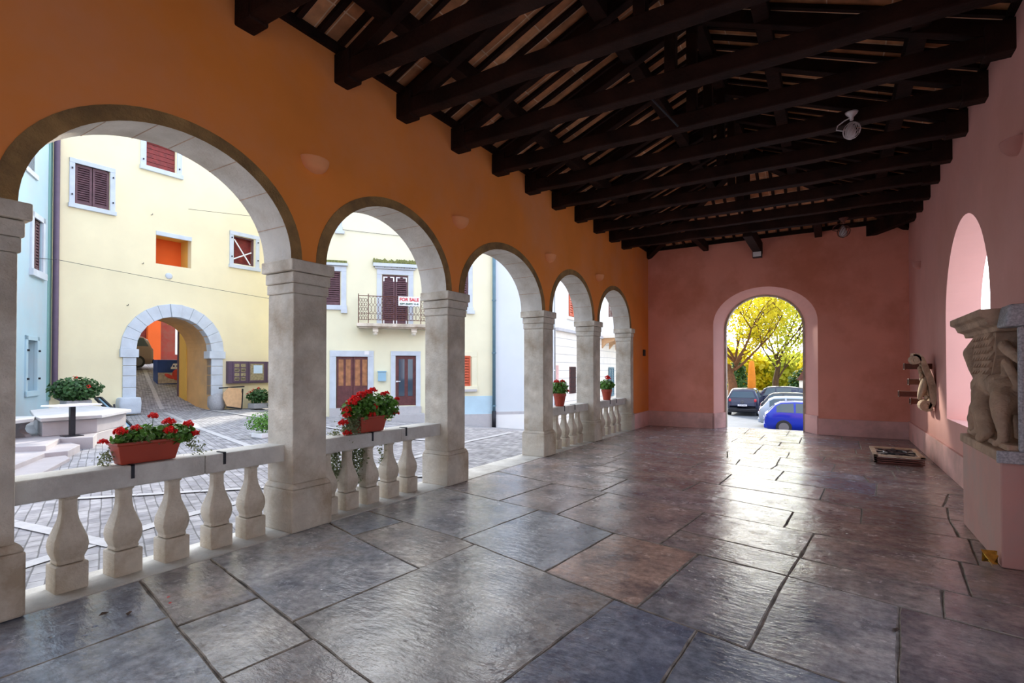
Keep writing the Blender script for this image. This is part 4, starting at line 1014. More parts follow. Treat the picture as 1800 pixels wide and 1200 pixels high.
m=MB(); a,b,c_,d=1.05,2.12,.8,2.62; m.box(a,a+.15,-.05,.04,c_,d); m.box(b-.15,b,-.05,.04,c_,d); m.box(a,b,-.05,.04,d-.13,d); m.box(a,b,-.05,.06,c_,c_+.16); m.build('niche_frame',M['blue'],HB,bevel=.006)
m=MB(); m.quad((1.19,-.28,.95),(1.97,-.28,.95),(1.97,-.28,2.49),(1.19,-.28,2.49)); m.build('closed_panel',M['greybase'],HB)
m=MB()
for sx in (1.12,2.04):
    for sz in (1.3,2.15): m.box(sx-.02,sx+.02,.03,.09,sz,sz+.06)
m.build('shutter_hook',M['iron'],HB)
m=MB(); m.box(1.3,3.0,-.05,.05,7.45,7.6); m.build('upper_sill',M['bluestone'],HB)
m=MB(); m.box(1.5,2.6,-.1,-.0,7.6,8.9); m.build('upper_window',M['shutter'],HB)
tag(HB,'pale blue house beside the gateway house at the far left','house')
m=MB(); m.tube([(0,0,11.4),(0,0,.9),(.03,.05,.7),(.12,.2,.6),(.3,.45,.55)],.085,10); o=m.build('drainpipe',M['plum'],loc=(-21.86,6.62,0),smooth=True); tag(o,'plum coloured drainpipe in the corner between the blue and yellow houses','drainpipe','drainpipes')

# --- house 2 (balcony house)
d2=Vector((.682,.732)); rz2=math.atan2(.732,.682); H2=empty('balcony_house',(-15.16,16.14,0),rz2)
# local +y = (-.732,.682): into the house
m=MB(); g2=-1.6
r2=[(-2.80,-1.49,-.0,2.17),(-.45,.40,.1,2.19),(-1.0,.05,3.48,5.55),(-3.3,-2.65,4.2,5.62),(-3.3,-2.8,7.3,8.3),(2.0,2.62,.83,2.2),(1.9,2.62,4.31,6.0)]
wall_rects(m,-3.9,3.74,g2,9.6,r2); m.quad((-3.9,0,g2),(-3.9,6,g2),(-3.9,6,9.6),(-3.9,0,9.6)); m.quad((-3.9,0,9.6),(3.74,0,9.6),(3.74,6,9.6),(-3.9,6,9.6)); m.build('wall',[M['yellow2'],M['yellow2'],M['dark']],H2)
m=MB(); m.box(1.2,3.72,-.02,.0,-.35,.46); m.build('blue_band',M['bluebase'],H2); m=MB(); m.box(1.4,3.74,-.06,.0,-1.6,-.32); m.build('base_course',M['greybase'],H2)
# double door
frame_part(H2,-3.05,-1.33,-.05,2.38,.24,0,M['bluestone'],'door_frame',False)
for k,a in enumerate((-2.79,-2.145)):
    m=MB(); m.box(a+.01,a+.635,.06,.12,0,2.16); d_=m.build('door_leaf',M['doorwood'],H2)
    m=MB()
    for q in (0,1): m.box(a+.08+q*.28,a+.27+q*.28,.045,.065,.95,2.02)
    m.build('panel',M['doorpanel'],d_)
    m=MB()
    for q in (0,1): m.box(a+.08+q*.28,a+.27+q*.28,.045,.065,.15,.75)
    m.build('lower_panel',M['doorwood'],d_)
m=MB(); m.box(-3.05,-1.3,-.05,.0,-.6,.05); m.build('door_step',M['greybase'],H2)
m=MB(); m.box(-1.70,-1.52,-.06,-.04,2.22,2.37); m.build('number_plate',M['white'],H2)
# glazed door
frame_part(H2,-.65,.58,.08,2.38,.19,0,M['bluestone'],'door_frame',False)
m=MB(); m.box(-.45,.40,.06,.12,.1,2.18); d_=m.build('glazed_door',M['doorwood'],H2); m=MB(); m.box(-.32,-.08,.045,.065,.5,2.05); m.box(.06,.26,.045,.065,.5,2.05); m.build('pane',M['glass'],d_); m=MB(); m.box(-.43,-.36,.0,.06,1.08,1.14); m.box(-.43,-.25,-.01,.01,1.1,1.13); m.build('door_handle',M['white'],d_)
m=MB(); m.box(-.62,.72,-.42,0,-.7,-.22); m.box(-.5,.6,-.25,0,-.22,.08); m.build('door_step',M['greybase'],H2,bevel=.01)
# windows
frame_part(H2,-3.4,-2.42,4.05,5.8,.2,0,M['bluestone']); shutter_pair(H2,-3.3,-2.62,4.22,5.62,.08,M['shutter'],n=1)
m=MB(); m.box(-3.5,-2.36,-.16,0,5.82,5.92); m.build('lintel_cornice',M['bluestone'],H2,bevel=.01); m=MB(); m.box(-3.5,-2.4,-.14,.0,5.92,6.02); m.build('moss_strip',M['moss'],H2)
m=MB(); m.box(-2.62,-2.38,-.14,0,3.9,4.06); m.build('sill_bracket',M['bluestone'],H2)
frame_part(H2,-3.4,-2.6,7.25,8.4,.2,0,M['bluestone']); shutter_pair(H2,-3.3,-2.8,7.4,8.2,.08,M['shutter'],n=1); m=MB(); m.box(-2.85,-2.5,-.14,0,7.12,7.24); m.build('sill_bracket',M['bluestone'],H2)
frame_part(H2,1.8,2.80,4.15,6.15,.18,0,M['bluestone']); shutter_pair(H2,1.95,2.62,4.33,5.98,.08,M['shutter'],n=1); m=MB(); m.box(2.55,2.88,-.14,0,4.02,4.16); m.build('sill_bracket',M['bluestone'],H2)
frame_part(H2,1.85,3.0,.72,2.38,.22,0,M['yellow2']); shutter_pair(H2,2.0,2.72,.84,2.2,-.02,M['redshut'],n=1,slats=10); m=MB(); m.box(1.9,2.98,-.14,0,.66,.76); m.build('sill',M['greybase'],H2)
# balcony door
frame_part(H2,-1.22,.27,3.4,5.76,.2,0,M['bluestone'],'door_frame',False); shutter_pair(H2,-1.0,.05,3.5,5.53,.06,M['shutter'],slats=22)
for a,b in ((-.96,-.51),(-.44,.01)):
    for q,d in ((a,1),(b,-1)):
        for z,zz in ((5.28,5.43),(3.5,3.5)):
            m=MB(); m.prism([(q,z),(q+.05*d,z),(q+.05*d,zz if zz>z else z+.18),(q+.17*d,zz if zz>z else z+.18),(q+.17*d,(zz if zz>z else z+.15)+.04),(q,(zz if zz>z else z+.15)+.04)] if zz>z else [(q,z),(q+.05*d,z),(q+.05*d,z+.18),(q,z+.18)],0,.008,'y'); m.build('white_corner_mark',M['white'],H2)
m=MB(); m.box(-1.30,.35,-.10,0,5.78,5.86); m.box(-1.37,.42,-.20,0,5.86,6.0); m.build('lintel_cornice',M['bluestone'],H2,bevel=.015)
m=MB(); rn=random.Random(2)
for k in range(60): s_=-1.34+1.7*k/60; m.ell((s_,-.09,6.02),(.05,.09,rn.uniform(.08,.2)),7,5)
m.build('moss_tuft',M['moss'],H2,smooth=True)
# balcony
bal=MB(); bal.box(-2.0,.98,-.75,.05,3.33,3.46); bal.box(-1.92,.90,-.68,0,3.28,3.33); bal_o=bal.build('balcony_slab',M['stone'],H2,bevel=.01)
for s_ in (-1.38,.16): m=MB(); m.box(s_,s_+.22,-.55,0,3.14,3.28); m.ell((s_+.11,-.30,3.10),(.10,.22,.10),10,8); m.build('corbel',M['cream'],H2)
m=MB(); yb=-.70; zt=4.55; zb=3.52
m.bar((-1.93,yb,zt),(.90,yb,zt),.03,.025); m.bar((-1.93,yb,zb+.08),(.90,yb,zb+.08),.02); m.bar((-1.93,yb,3.85),(.90,yb,3.85),.015)
for s_ in (-1.93,-1.55,.52,.90): m.tube([(s_,yb,3.46),(s_,yb,zt+.08)],.018,6)
for s_ in (-1.93,.90): m.bar((s_,yb,zt),(s_,0,zt),.025); m.bar((s_,yb,zb+.08),(s_,0,zb+.08),.02)
x=-1.50
while x<.5:
    for sg in (-1,1):
        m.tube([(x+.09*sg*math.sin(t*PI/5.0),yb,3.87+.66*t/10) for t in range(11)],.007,4,False)
        m.tube([(x+.09*sg*math.sin(t*PI/4),yb,3.6+.25*t/4) for t in range(5)],.007,4,False)
    x+=.135
for (a,b) in ((-1.9,-1.58),(.55,.87)):
    for k in range(5):
        for j in range(3):
            cx=a+.05+j*.1; cz=3.66+k*.18; m.tube([(cx+.05*math.cos(t*PI/4),yb,cz+.07*math.sin(t*PI/4)) for t in range(9)],.009,4,False)
for s_ in (-1.93,.90):
    for k in range(5): yy=-.62+k*.13; m.bar((s_,yy,zb+.08),(s_,yy,zt),.012)
m.build('balcony_railing',M['rust'],H2)
tag(H2,'pale yellow house with an iron balcony and plum doors seen through the second arch','house')
def text_mesh(name,txt,size,material,parent,loc,rot,ext=.004,bold=0):
    cu=bpy.data.curves.new(name,'FONT'); cu.body=txt; cu.size=size; cu.extrude=ext; cu.align_x='CENTER'; cu.align_y='CENTER'; cu.offset=bold
    t=bpy.data.objects.new(name+'_c',cu); COL.objects.link(t); bpy.context.view_layer.update(); me=bpy.data.meshes.new_from_object(t.evaluated_get(bpy.context.evaluated_depsgraph_get())); bpy.data.objects.remove(t)
    me.materials.clear(); me.materials.append(material); o=bpy.data.objects.new(name,me); COL.objects.link(o); o.parent=parent; o.location=loc; o.rotation_euler=rot
    return o
sg=empty('sale_sign',(0,0,0)); sg.matrix_world=Matrix.Translation(Vector((-15.16,16.14,0))+Matrix.Rotation(rz2,3,'Z')@Vector((.05,-.74,4.38)))@Matrix.Rotation(rz2,4,'Z')
m=MB(); m.box(-.43,.43,-.012,0,-.19,.19); m.build('board',M['white'],sg)
text_mesh('sign_text','FOR SALE',.18,M['signred'],sg,(0,-.018,.06),(PI/2,0,0),bold=.006); text_mesh('sign_text','00386 (0)40726 13 42',.083,M['signgreen'],sg,(0,-.018,-.115),(PI/2,0,0),bold=.004)
tag(sg,'white FOR SALE sign hanging on the balcony railing','sign')
mb_=empty('mailbox',(0,0,0)); mb_.matrix_world=Matrix.Translation(Vector((-15.16,16.14,0))+Matrix.Rotation(rz2,3,'Z')@Vector((-1.0,0,1.13)))@Matrix.Rotation(rz2,4,'Z')
m=MB(); m.box(-.16,.16,-.14,-.001,0,.38); m.build('box_body',M['bluemetal'],mb_,bevel=.01); m=MB(); m.box(-.18,.18,-.17,-.001,.38,.42); m.build('lid',M['bluemetal'],mb_,bevel=.006); tag(mb_,'light blue metal mailbox on the yellow wall between the two plum doors','mailbox')
# grey pipe and pale grey house
v=Matrix.Rotation(rz2,3,'Z')@Vector((3.74,-.12,0)); m=MB(); m.tube([(0,0,9.4),(0,0,-.2)],.075,10); 
PR=empty('drainpipe',(-15.16+v.x,16.14+v.y,0)); m.build('upper_pipe',M['pipe'],PR,smooth=True); m=MB(); m.tube([(0,0,-.2),(0,0,-1.0)],.095,10); m.build('cast_iron_shoe',M['iron'],PR,smooth=True)
m=MB()
for z in (.0,2.3,4.6,7.0): m.tube([(0,0,z),(0,0,z+.06)],.095,10)
m.build('pipe_clamp',M['pipe'],PR)
tag(PR,'blue-grey drainpipe at the joint of the yellow and pale grey houses','drainpipe','drainpipes')
H2b=empty('pale_grey_house',(-15.16,16.14,0),rz2); m=MB(); m.box(3.75,6.58,0,6,-1.6,9.6); m.build('wall',M['palegrey'],H2b); m=MB(); m.box(3.78,6.62,-.05,.0,-1.6,-.36); m.build('base_course',M['whitewall'],H2b); m=MB(); m.box(3.78,6.62,-.055,.01,-.36,-.24); m.build('worn_band',M['greybase'],H2b); tag(H2b,'blank pale grey house right of the drainpipe seen through the third arch','house')
# --- house 3
rz3=math.atan2(.996,-.09); H3=empty('cream_house',(-10.6,20.6,0),rz3)
m=MB(); m.prism([(.35,0),(14,0),(14,7),(8.3,7)],3.5,10,'z'); m.build('upper_wall',M['whitewall'],H3)
m=MB(); z=-1.4
while z<3.3:
    m.prism([(.35,-.03),(14,-.03),(14,7),(8.3,7)],z+.012,z+.36,'z'); z+=.372
m.build('rusticated_base',M['cream'],H3); m=MB(); m.box(.38,14,-.015,0.02,-1.4,3.4); m.build('mortar_back',M['greybase'],H3)
m=MB(); m.box(.35,14,-.16,0,3.38,3.52); m.build('cornice',M['greybase'],H3)
for (a,b,z0,z1,mt) in ((2.0,3.0,4.2,6.2,'redshut'),(8.9,10.0,4.7,6.4,'doorwood')): 
    frame_part(H3,a-.15,b+.15,z0-.15,z1+.15,.15,0,M['cream']); shutter_pair(H3,a,b,z0,z1,-.04,M[mt],n=2,slats=16)
m=MB(); m.box(2.1,2.95,-.06,-.02,.45,1.75); m.build('grille_window',M['doorwood'],H3); m=MB()
for k in range(5): m.box(2.2+k*.17,2.22+k*.17,-.09,-.07,.45,1.75)
for k in range(6): m.box(2.1,2.95,-.085,-.07,.55+k*.22,.57+k*.22)
m.build('window_grille',M['iron'],H3); m=MB(); m.box(.36,.62,-.06,-.02,.5,1.8); m.build('pink_panel',M['pinkbase'],H3)
shutter_pair(H3,8.8,9.9,0.0,1.75,-.05,M['pipe'],n=2,slats=14)
m=MB(); m.box(7.3,11,-.9,0,3.42,3.56); m.build('balcony_slab',M['cream'],H3); m=MB(); 
m.box(7.3,11,-.90,-.82,3.56,4.6); m.box(7.3,7.38,-.9,0,3.56,4.6); m.build('balcony_parapet',M['whitewall'],H3)
m=MB()
for cx in (8.4,9.5):
    for k in range(8): a=2*PI*k/8; m.ell((cx+.17*math.cos(a),-.905,4.07+.25*math.sin(a)),(.05,.012,.06),8,5)
m.build('pierced_rosette',M['pipe'],H3); m=MB()
for s_ in (7.5,9.0,10.4): m.prism([(0,3.42),(-.8,3.42),(-.7,3.25),(-.25,3.1),(0,2.8)],s_,s_+.18,'x')
m.build('corbel',M['wood'],H3)
m=MB(); foliage_blob(m,(8.2,-.86,4.72),(.5,.12,.14),260,.05); m.build('balcony_greenery',M['leaf'],H3); m=MB(); foliage_blob(m,(9.2,-.9,4.72),(.35,.12,.10),200,.05); m.build('balcony_flowers',M['pinkpetal'],H3)
tag(H3,'cream stone house with ribbed ground floor and white balcony beyond the fourth and fifth arches','house')

# wires
def wire(a,b,sag,label,r=.008):
    pts=[]; 
    for i in range(13):
        t=i/12; p=Vector(a).lerp(Vector(b),t); p.z-=sag*4*t*(1-t); pts.append(p)
    m=MB(); m.tube(pts,r,5); tag(m.build('overhead_wire',M['iron']),label,'wire','overhead wires')
wire((-19.5,4.6,4.85),(-21.75,6.6,5.25),.05,'thin black wire running down across the pale blue wall')
wire((-21.8,6.6,5.25),(-21.4,14.2,4.78),.03,'thin black wire crossing the yellow gateway house below its windows')
wire((-21.75,10.7,8.0),(-19.2,14.3,8.0),.02,'thin black wire high on the gateway house to the right'); wire((-16.9,14.2,7.3),(-13.4,18.0,7.2),.05,'thin wire above the balcony of the pale yellow house')

# notice board etc.
NB=empty('notice_board',(0,0,0)); NB.matrix_world=Matrix.Translation(Vector((*local1(5.70,-.0),1.02)))@Matrix.Rotation(rz1,4,'Z')
m=MB(); m.box(0,2.4,-.22,-.01,0,.94); m.build('cabinet',M['plum'],NB,bevel=.01)
m=MB(); 
for a,b in ((.18,.78),(.86,1.58),(1.66,2.36)): m.box(a,b,-.245,-.22,.05,.90)
m.build('door',M['plum'],NB,bevel=.006)
m=MB(); m.box(.92,1.52,-.252,-.244,.12,.84); m.box(1.72,2.3,-.252,-.244,.12,.84); m.build('notice_sheet',M['photo'],NB); m=MB(); m.box(1.06,1.46,-.258,-.251,.42,.78); m.build('white_sheet',M['paper'],NB); m=MB(); m.box(1.74,2.28,-.258,-.25,.30,.84); m.build('pane',M['glass'],NB)
for k in range(2):
    for j in range(4):
        m=MB(); m.box(.24+k*.27,.44+k*.27,-.256,-.244,.12+j*.19,.26+j*.19); b_=m.build('letter_slot',M['photo'],NB); 
        if j%2==0: 
            m=MB(); m.box(.26+k*.27,.42+k*.27,-.262,-.255,.17+j*.19,.205+j*.19); m.build('slot_opening',M['iron'],b_)
tag(NB,'plum coloured notice board with letter slots on the yellow wall right of the gateway','notice board')
WB=empty('leaning_board',(*local1(5.75,-.55),0),rz1); WB.rotation_euler=(-.22,0.12,rz1); m=MB(); m.prism([(-.28,.06),(.30,.0),(.36,.55),(.30,.86),(-.22,.86),(-.42,.62),(-.44,.40)],-.02,.02,'y'); m.build('wooden_panel',M['wood'],WB); m=MB()
P_=[(-.28,.04),(.34,.0),(.38,.86)]
for a,b in zip(P_,P_[1:]): m.bar((a[0],0,a[1]),(b[0],0,b[1]),.05,.05,(0,1,0))
m.bar((-.6,0,.80),(.45,0,.97),.05,.04,(0,1,0)); m.build('black_frame',M['iron'],WB); tag(WB,'pale wooden board in a black frame leaning right of the gateway','board')
def shrub(loc,rad,n,label,leaf='leaf',size=.05,flowers=0,pot=None,name='potted_shrub'):
    r=empty(name,loc); m=MB(); foliage_blob(m,(0,0,rad[2]*.9+(pot[1] if pot else 0)),rad,n,size,.4); m.build('foliage',M[leaf],r,smooth=True)
    if pot:
        m=MB(); m.box(-pot[0],pot[0],-pot[2],pot[2],0,pot[1]); m.build('pot',M[pot[3]],r,bevel=.02)
    if flowers:
        m=MB()
        for _ in range(flowers):
            d=rnd_dir(); d.z=abs(d.z); c_=Vector((d.x*rad[0],d.y*rad[1],d.z*rad[2]+rad[2]*.9+(pot[1] if pot else 0)))
            for k in range(8): m.leaf(c_+rnd_dir()*.04,.03,rnd_dir(),k)
        m.build('red_flowers',M['red'],r)
    tag(r,label,'plant','shrubs on the square'); return r
x,y=local1(6.75,-.7); shrub((x,y,-.05),(.42,.5,.34),650,'leafy planter with dark red flowers under the notice board','leaf_dk',.055,8,(.25,.22,.35,'granite'))
x,y=local1(7.35,-.9); shrub((x,y,-.06),(.5,.5,.42),700,'grey-green bushy plant under the notice board beside the big pier','trail',.05)
shrub((-11.9,7.75,-.06),(.42,.55,.28),900,'low light-green plant on the cobbles behind the nearest big pier','leaf',.03,0,(.22,.12,.3,'white'))
# hydrangea-like box on bench
shrub((-18.6,6.12,.42),(.60,.66,.36),1700,'spreading green plant in a grey box on the stone bench','leaf_dk',.045,2,(.25,.30,.3,'granite'))

# terrace with steps and bench
TR=empty('terrace_steps',(-12,4,0))
def poly_slab(name,pts,z0,z1,parent,material,bev=.01):
    m=MB(); c_=[(p[0]+12,p[1]-4) for p in pts]; m.prism(c_,z0,z1,'z'); return m.build(name,material,parent,bevel=bev)
poly_slab('top_step',[(-12.95,3.2),(-12.52,3.67),(-13.63,4.22),(-13.27,4.66),(-14.03,5.0),(-15.6,6.2),(-21.8,6.5),(-19.5,4.9),(-17,3.3),(-14.5,2.2)],-.3,.18,TR,M['terrace'])
poly_slab('middle_step',[(-10.75,2.65),(-12.23,3.57),(-12.21,3.90),(-13.0,4.35),(-14.2,4.4),(-14.0,2.0),(-11.5,1.9)],-.3,.08,TR,M['terrace'])
poly_slab('bottom_step',[(-9.45,2.35),(-10.32,2.93),(-11.8,3.80),(-12.4,3.9),(-12.5,1.6),(-10.2,1.4)],-.3,.0,TR,M['terrace'])
tag(TR,'pale stone terrace with three low zigzag steps at the far left','steps')
BN=empty('stone_bench',(-14,4.6,.18)); 
m=MB(); m.prism([(-.20,-.5),(-.14,.44),(-1.4,1.5),(-4.5,1.6),(-3.2,.2),(-1.0,-.35)],.0,.32,'z'); m.build('bench_base',M['terrace'],BN,bevel=.015)
m=MB(); m.prism([(-.12,-.55),(-.06,.50),(-1.35,1.6),(-4.6,1.7),(-3.3,.15),(-.95,-.42)],.325,.40,'z'); m.build('bench_top',M['greybase'],BN,bevel=.012)
m=MB(); m.prism([(-.30,-.62),(-.95,-.40),(-1.5,-1.0),(-1.1,-2.2),(.2,-2.6),(.55,-1.75)],.325,.40,'z'); m.build('seat_slab',M['greybase'],BN,bevel=.012)
for px_,py_ in ((-.35,-.75),(.25,-1.55)):
    m=MB(); pr_=[(0,0),(.34,0),(.30,.05),(.20,.09),(.15,.16),(.18,.24),(.30,.30),(.34,.325),(0,.325)]
    m.prism([(p[0],p[1]) for p in pr_],-.06,.06,'y'); o=m.build('volute_leg',M['terrace'],BN,loc=(px_-.45,py_,0),rz=.35,bevel=.006)
tag(BN,'curved pale stone bench with scroll legs along the blue house','bench')
TB=empty('bistro_table',(-13.87,4.50,.18)); TB.scale=(1,1,1.09); m=MB(); m.box(-.28,.28,-.42,.42,.59,.62); o=m.build('table_top',M['white'],TB,rz=.25,bevel=.005); m=MB(); m.box(-.045,.045,-.045,.045,.01,.59); m.build('column',M['iron'],TB); m=MB(); m.box(-.16,.16,-.16,.16,0,.012); m.build('base_plate',M['iron'],TB)
tag(TB,'small square white-topped table with a dark column leg on the terrace','table')
FP=empty('folded_panel',(-17.4,6.95,-.05),0); m=MB(); m.bar((0,0,0),(-1.5,-.2,.78),.10,.03,(.2,0,1)); m.build('panel_face',M['bluemetal'],FP); m=MB(); m.bar((.01,-.07,.02),(-1.49,-.27,.80),.05,.07); m.bar((.01,.07,.02),(-1.49,-.13,.80),.05,.07); m.bar((-1.5,-.27,.8),(-1.5,-.13,.8),.05,.07); m.bar((-1.2,.1,.6),(-1.0,.1,0),.04); m.build('dark_frame',M['iron'],FP); tag(FP,'folded dark-framed panel leaning against the stone bench end','folded panel')

# ------------------------------------------------------------------ cars
def car(name,loc,rz,paint,label,L=4.2,W=1.75,H=1.48,style='hatch',plate=True,group='parked cars'):
    r=empty(name,loc,rz)   # local: +x forward, rear at x=0 .. front at L
    rear_lean=.16 if style=='mpv' else .38
    rf=L*.60 if style!='mpv' else L*.66     # roof front end
    belt=.93*H/1.48; 
    st=[ # x, zbottom, zbelt, ztop, halfwidth belt, halfwidth top
     (0.0,.42,.62,.62,.40,.38),(.03,.28,.86*belt/.93,.88*belt/.93,.44,.42),(.12,.22,belt,belt+.03,.475,.45),
     (rear_lean+.05,.2,belt+.03,H*.90,.487,.35),(rear_lean+.28,.2,belt+.03,H*.975,.495,.355),(rear_lean+.8,.2,belt+.01,H,.5,.36),
     (L*.42,.2,belt-.01,H*.995,.5,.36),(rf-.35,.2,belt-.03,H*.965,.5,.35),(rf,.2,belt-.04,H*.92,.5,.345),
     (rf+.75,.2,belt-.06,belt-.0,.49,.43),(L-.45,.22,belt-.16,belt-.13,.47,.40),(L-.12,.25,.62,.64,.42,.38),(L,.38,.55,.55,.36,.34)]
    m=MB(); vs=[];fs=[]; K=9
    def sec(s):
        x,zb,zl,zt,hb,ht=s; hb*=W; ht*=W
        return [(x,hb*.93,zb),(x,hb*.99,zb+(zl-zb)*.35),(x,hb,zb+(zl-zb)*.7),(x,hb*.975,zl),(x,ht*1.0+.0,zt-.035 if zt>zl+.1 else zt-.005),(x,ht*.86,zt),(x,0,zt+.02)]
    secs=[]
    for s in st:
        h=sec(s); secs.append(h+[(p[0],-p[1],p[2]) for p in h[-2::-1]])
    n=len(secs[0])
    for q in secs: vs+=q
    for i in range(len(secs)-1):
        for k in range(n-1): a=i*n+k; fs.append((a,a+1,a+n+1,a+n))
        fs.append((i*n,(i+1)*n,(i+1)*n+n-1,i*n+n-1))
    fs.append(list(range(n))); fs.append([len(vs)-n+k for k in range(n)][::-1])
    m.add(vs,fs); b=m.build('body',paint,r,smooth=True,bevel=.0)
    # side windows
    def interp(i,t,a=.12,e=.80,side=1):
        h=sec(st[i]); p3=Vector(h[3]);p4=Vector(h[4]); p=p3.lerp(p4,t); return Vector((p.x,(p.y+.006)*side,p.z))
    for side in (1,-1):
        m=MB(); 
        groups=((3,5),(5,7),(7,8)) if style!='mpv' else ((3,5),(5,7),(7,8))
        for a,b_ in groups:
            for i in range(a,b_):
                p=[interp(i,.10,side=side),interp(i+1,.10,side=side),interp(i+1,.92,side=side),interp(i,.92,side=side)]
                if i==a: p[0].x+=.04;p[3].x+=.04
                if i==b_-1: p[1].x-=.04;p[2].x-=.04
                m.quad(*p)
        # quarter light towards windscreen
        a=interp(8,.10,side=side); c_=interp(8,.9,side=side); d_=Vector(sec(st[9])[3]); d_=Vector((d_.x-.15,(d_.y*.99+.006)*side,d_.z+.02)); m.add([a+Vector((.02,0,0)),d_,c_+Vector((.02,0,0))],[(0,1,2)])
        m.build('side_window',M['cglass'],r)
    # rear window and windscreen
    def across(i,j,t0,t1,lift,f0,f1,nm):
        A=sec(st[i]);B=sec(st[j]); c0=Vector((A[5][0],0,A[5][2]));c1=Vector((B[5][0],0,B[5][2])); w0=A[5][1]*f0;w1=B[5][1]*f1
        p=c0.lerp(c1,t0);q=c0.lerp(c1,t1);n_=Vector((-(c1.z-c0.z),0,c1.x-c0.x)).normalized()*lift
        m=MB(); m.quad(p+n_+Vector((0,-w0,0)),p+n_+Vector((0,w0,0)),q+n_+Vector((0,w1,0)),q+n_+Vector((0,-w1,0))); m.build(nm,M['cglass'],r)
    across(2,3,.08,.96,.012,.98,1.0,'rear_window'); across(9,8,.08,.96,.02,.95,1.0,'windscreen')
    # lights
    for side in (1,-1):
        m=MB(); y=side*W*.385; m.ell((.07,y,belt-.12),(.06,.11,.10 if style!='mpv' else .12),10,8); m.build('tail_light',M['tail' if style!='blue' else 'lens'],r,smooth=True)
        m=MB(); m.ell((L-.22,side*W*.36,.66),(.12,.14,.07),10,8); m.build('headlight',M['lens'],r,smooth=True)
        m=MB(); m.ell((rf+.45,side*(W*.52),belt+.05),(.07,.09,.06),10,8); m.build('mirror',paint,r,smooth=True)
    m=MB(); m.box(-.035,.14,-W*.44,W*.44,.24,.46); m.build('rear_bumper',paint if style!='mpv' else M['iron'],r,bevel=.05)
    m=MB(); m.box(L-.14,L+.03,-W*.42,W*.42,.24,.44); m.build('front_bumper',paint,r,bevel=.05)
    if plate:
        m=MB(); m.box(-.045,-.02,-.26,.26,.60,.71); p_=m.build('number_plate',M['plate'],r)
        for k in range(7): 
            pass
        t_=text_mesh('plate_text','PU 472-LK',.085,M['iron'],p_,(-.047,0,.655),(PI/2,0,-PI/2),ext=.001)
    for x in (.75,L-.85):
        for side in (1,-1):
            m=MB(); y0=side*(W/2-.20); y1=side*(W/2+.005)
            ring=[(x+.315*math.cos(2*PI*k/20),.315+.315*math.sin(2*PI*k/20)) for k in range(20)]; m.prism(ring,min(y0,y1),max(y0,y1),'y'); w_=m.build('wheel',M['tyre'],r,bevel=.02)
            m=MB(); ring=[(x+.2*math.cos(2*PI*k/16),.315+.2*math.sin(2*PI*k/16)) for k in range(16)]; ya=side*(W/2+.006); m.prism(ring,min(ya,ya+side*.012),max(ya,ya+side*.012),'y'); m.build('hub',M['rim'],w_)
    tag(r,label,'car',group); return r
G=-1.215
mp=car('car',(-4.62,34.2,G),PI/2+.03,M['navy'],'dark navy people carrier seen from behind through the end arch',L=4.4,W=1.85,H=1.66,style='mpv')
m=MB(); m.tube([(-.02+.0,.085*math.cos(t*PI/8),.86+.085*math.sin(t*PI/8)) for t in range(17)],.012,6); m.bar((-.025,-.055,.90),(-.025,-.02,.80),.014); m.bar((-.025,.055,.90),(-.025,.02,.80),.014); m.bar((-.025,0,.90),(-.025,-.02,.80),.014); m.bar((-.025,0,.90),(-.025,.02,.80),.014); m.build('rear_badge',M['rim'],mp)
car('car',(-2.60,26.1,G),.10,M['bluec'],'bright blue hatchback parked sideways just beyond the end arch',L=4.0,W=1.68,H=1.42,style='blue')
car('car',(-3.10,28.7,G),.08,M['silverc'],'silver estate car parked behind the bright blue hatchback',L=4.6,W=1.75,H=1.50)
car('car',(-2.55,27.4,G+.0),.09,M['teal'],'teal car squeezed between the blue hatchback and the silver estate',L=4.0,W=1.0,H=1.44) if False else None
car('car',(-3.50,33.2,G),.05,M['blackc'],'black estate car with red tail light behind the silver one',L=4.6,W=1.8,H=1.52)
car('car',(-4.3,38.9,G),.0,M['navy'],'dark van-like car farthest back beyond the black estate',L=4.7,W=1.85,H=1.70)
x,y=-29.8,9.9; car('car',(-29.9,12.75,1.68),-PI/2,M['tan'],'tan-grey people carrier in the lane behind the gateway',L=4.2,W=1.7,H=1.62,style='mpv')

# closed parasol
r=empty('closed_parasol',(-4.55,38.0,-1.2)); m=MB(); m.tube([(0,0,0),(0,0,3.3)],.035,8); m.build('pole',M['iron'],r); m=MB(); m.lathe([(.20,1.45),(.26,1.6),(.25,2.2),(.20,2.9),(.15,3.35),(.03,3.42)],n=12); m.build('folded_canvas',M['parasol'],r,smooth=True); m=MB(); m.box(-.5,.5,-.5,.5,0,.15); m.build('foot',M['granite'],r); tag(r,'closed tall orange parasol behind the navy people carrier','parasol')
# small stone hut
r=empty('stone_hut',(-1.95,42,-1.2)); m=MB(); m.box(0,4,0,3,0,2.05); m.build('wall',M['cream'],r); m=MB(); m.prism([(-.15,2.05),(4.15,2.05),(3.5,3.0),(2,3.3),(.35,2.95)],-.1,3.1,'y'); m.build('roof',M['rust'],r); m=MB(); m.box(.5,1.1,-.02,0,.4,1.6); m.build('door',M['greybase'],r); tag(r,'small pale stone hut with a rounded roof at the right side of the end arch','hut')
# low hedge / wall behind
m=MB(); m.box(-14,9,47.5,48,-1.2,-.15); tag(m.build('garden_wall',M['greybase']),'low grey garden wall under the autumn trees','wall')

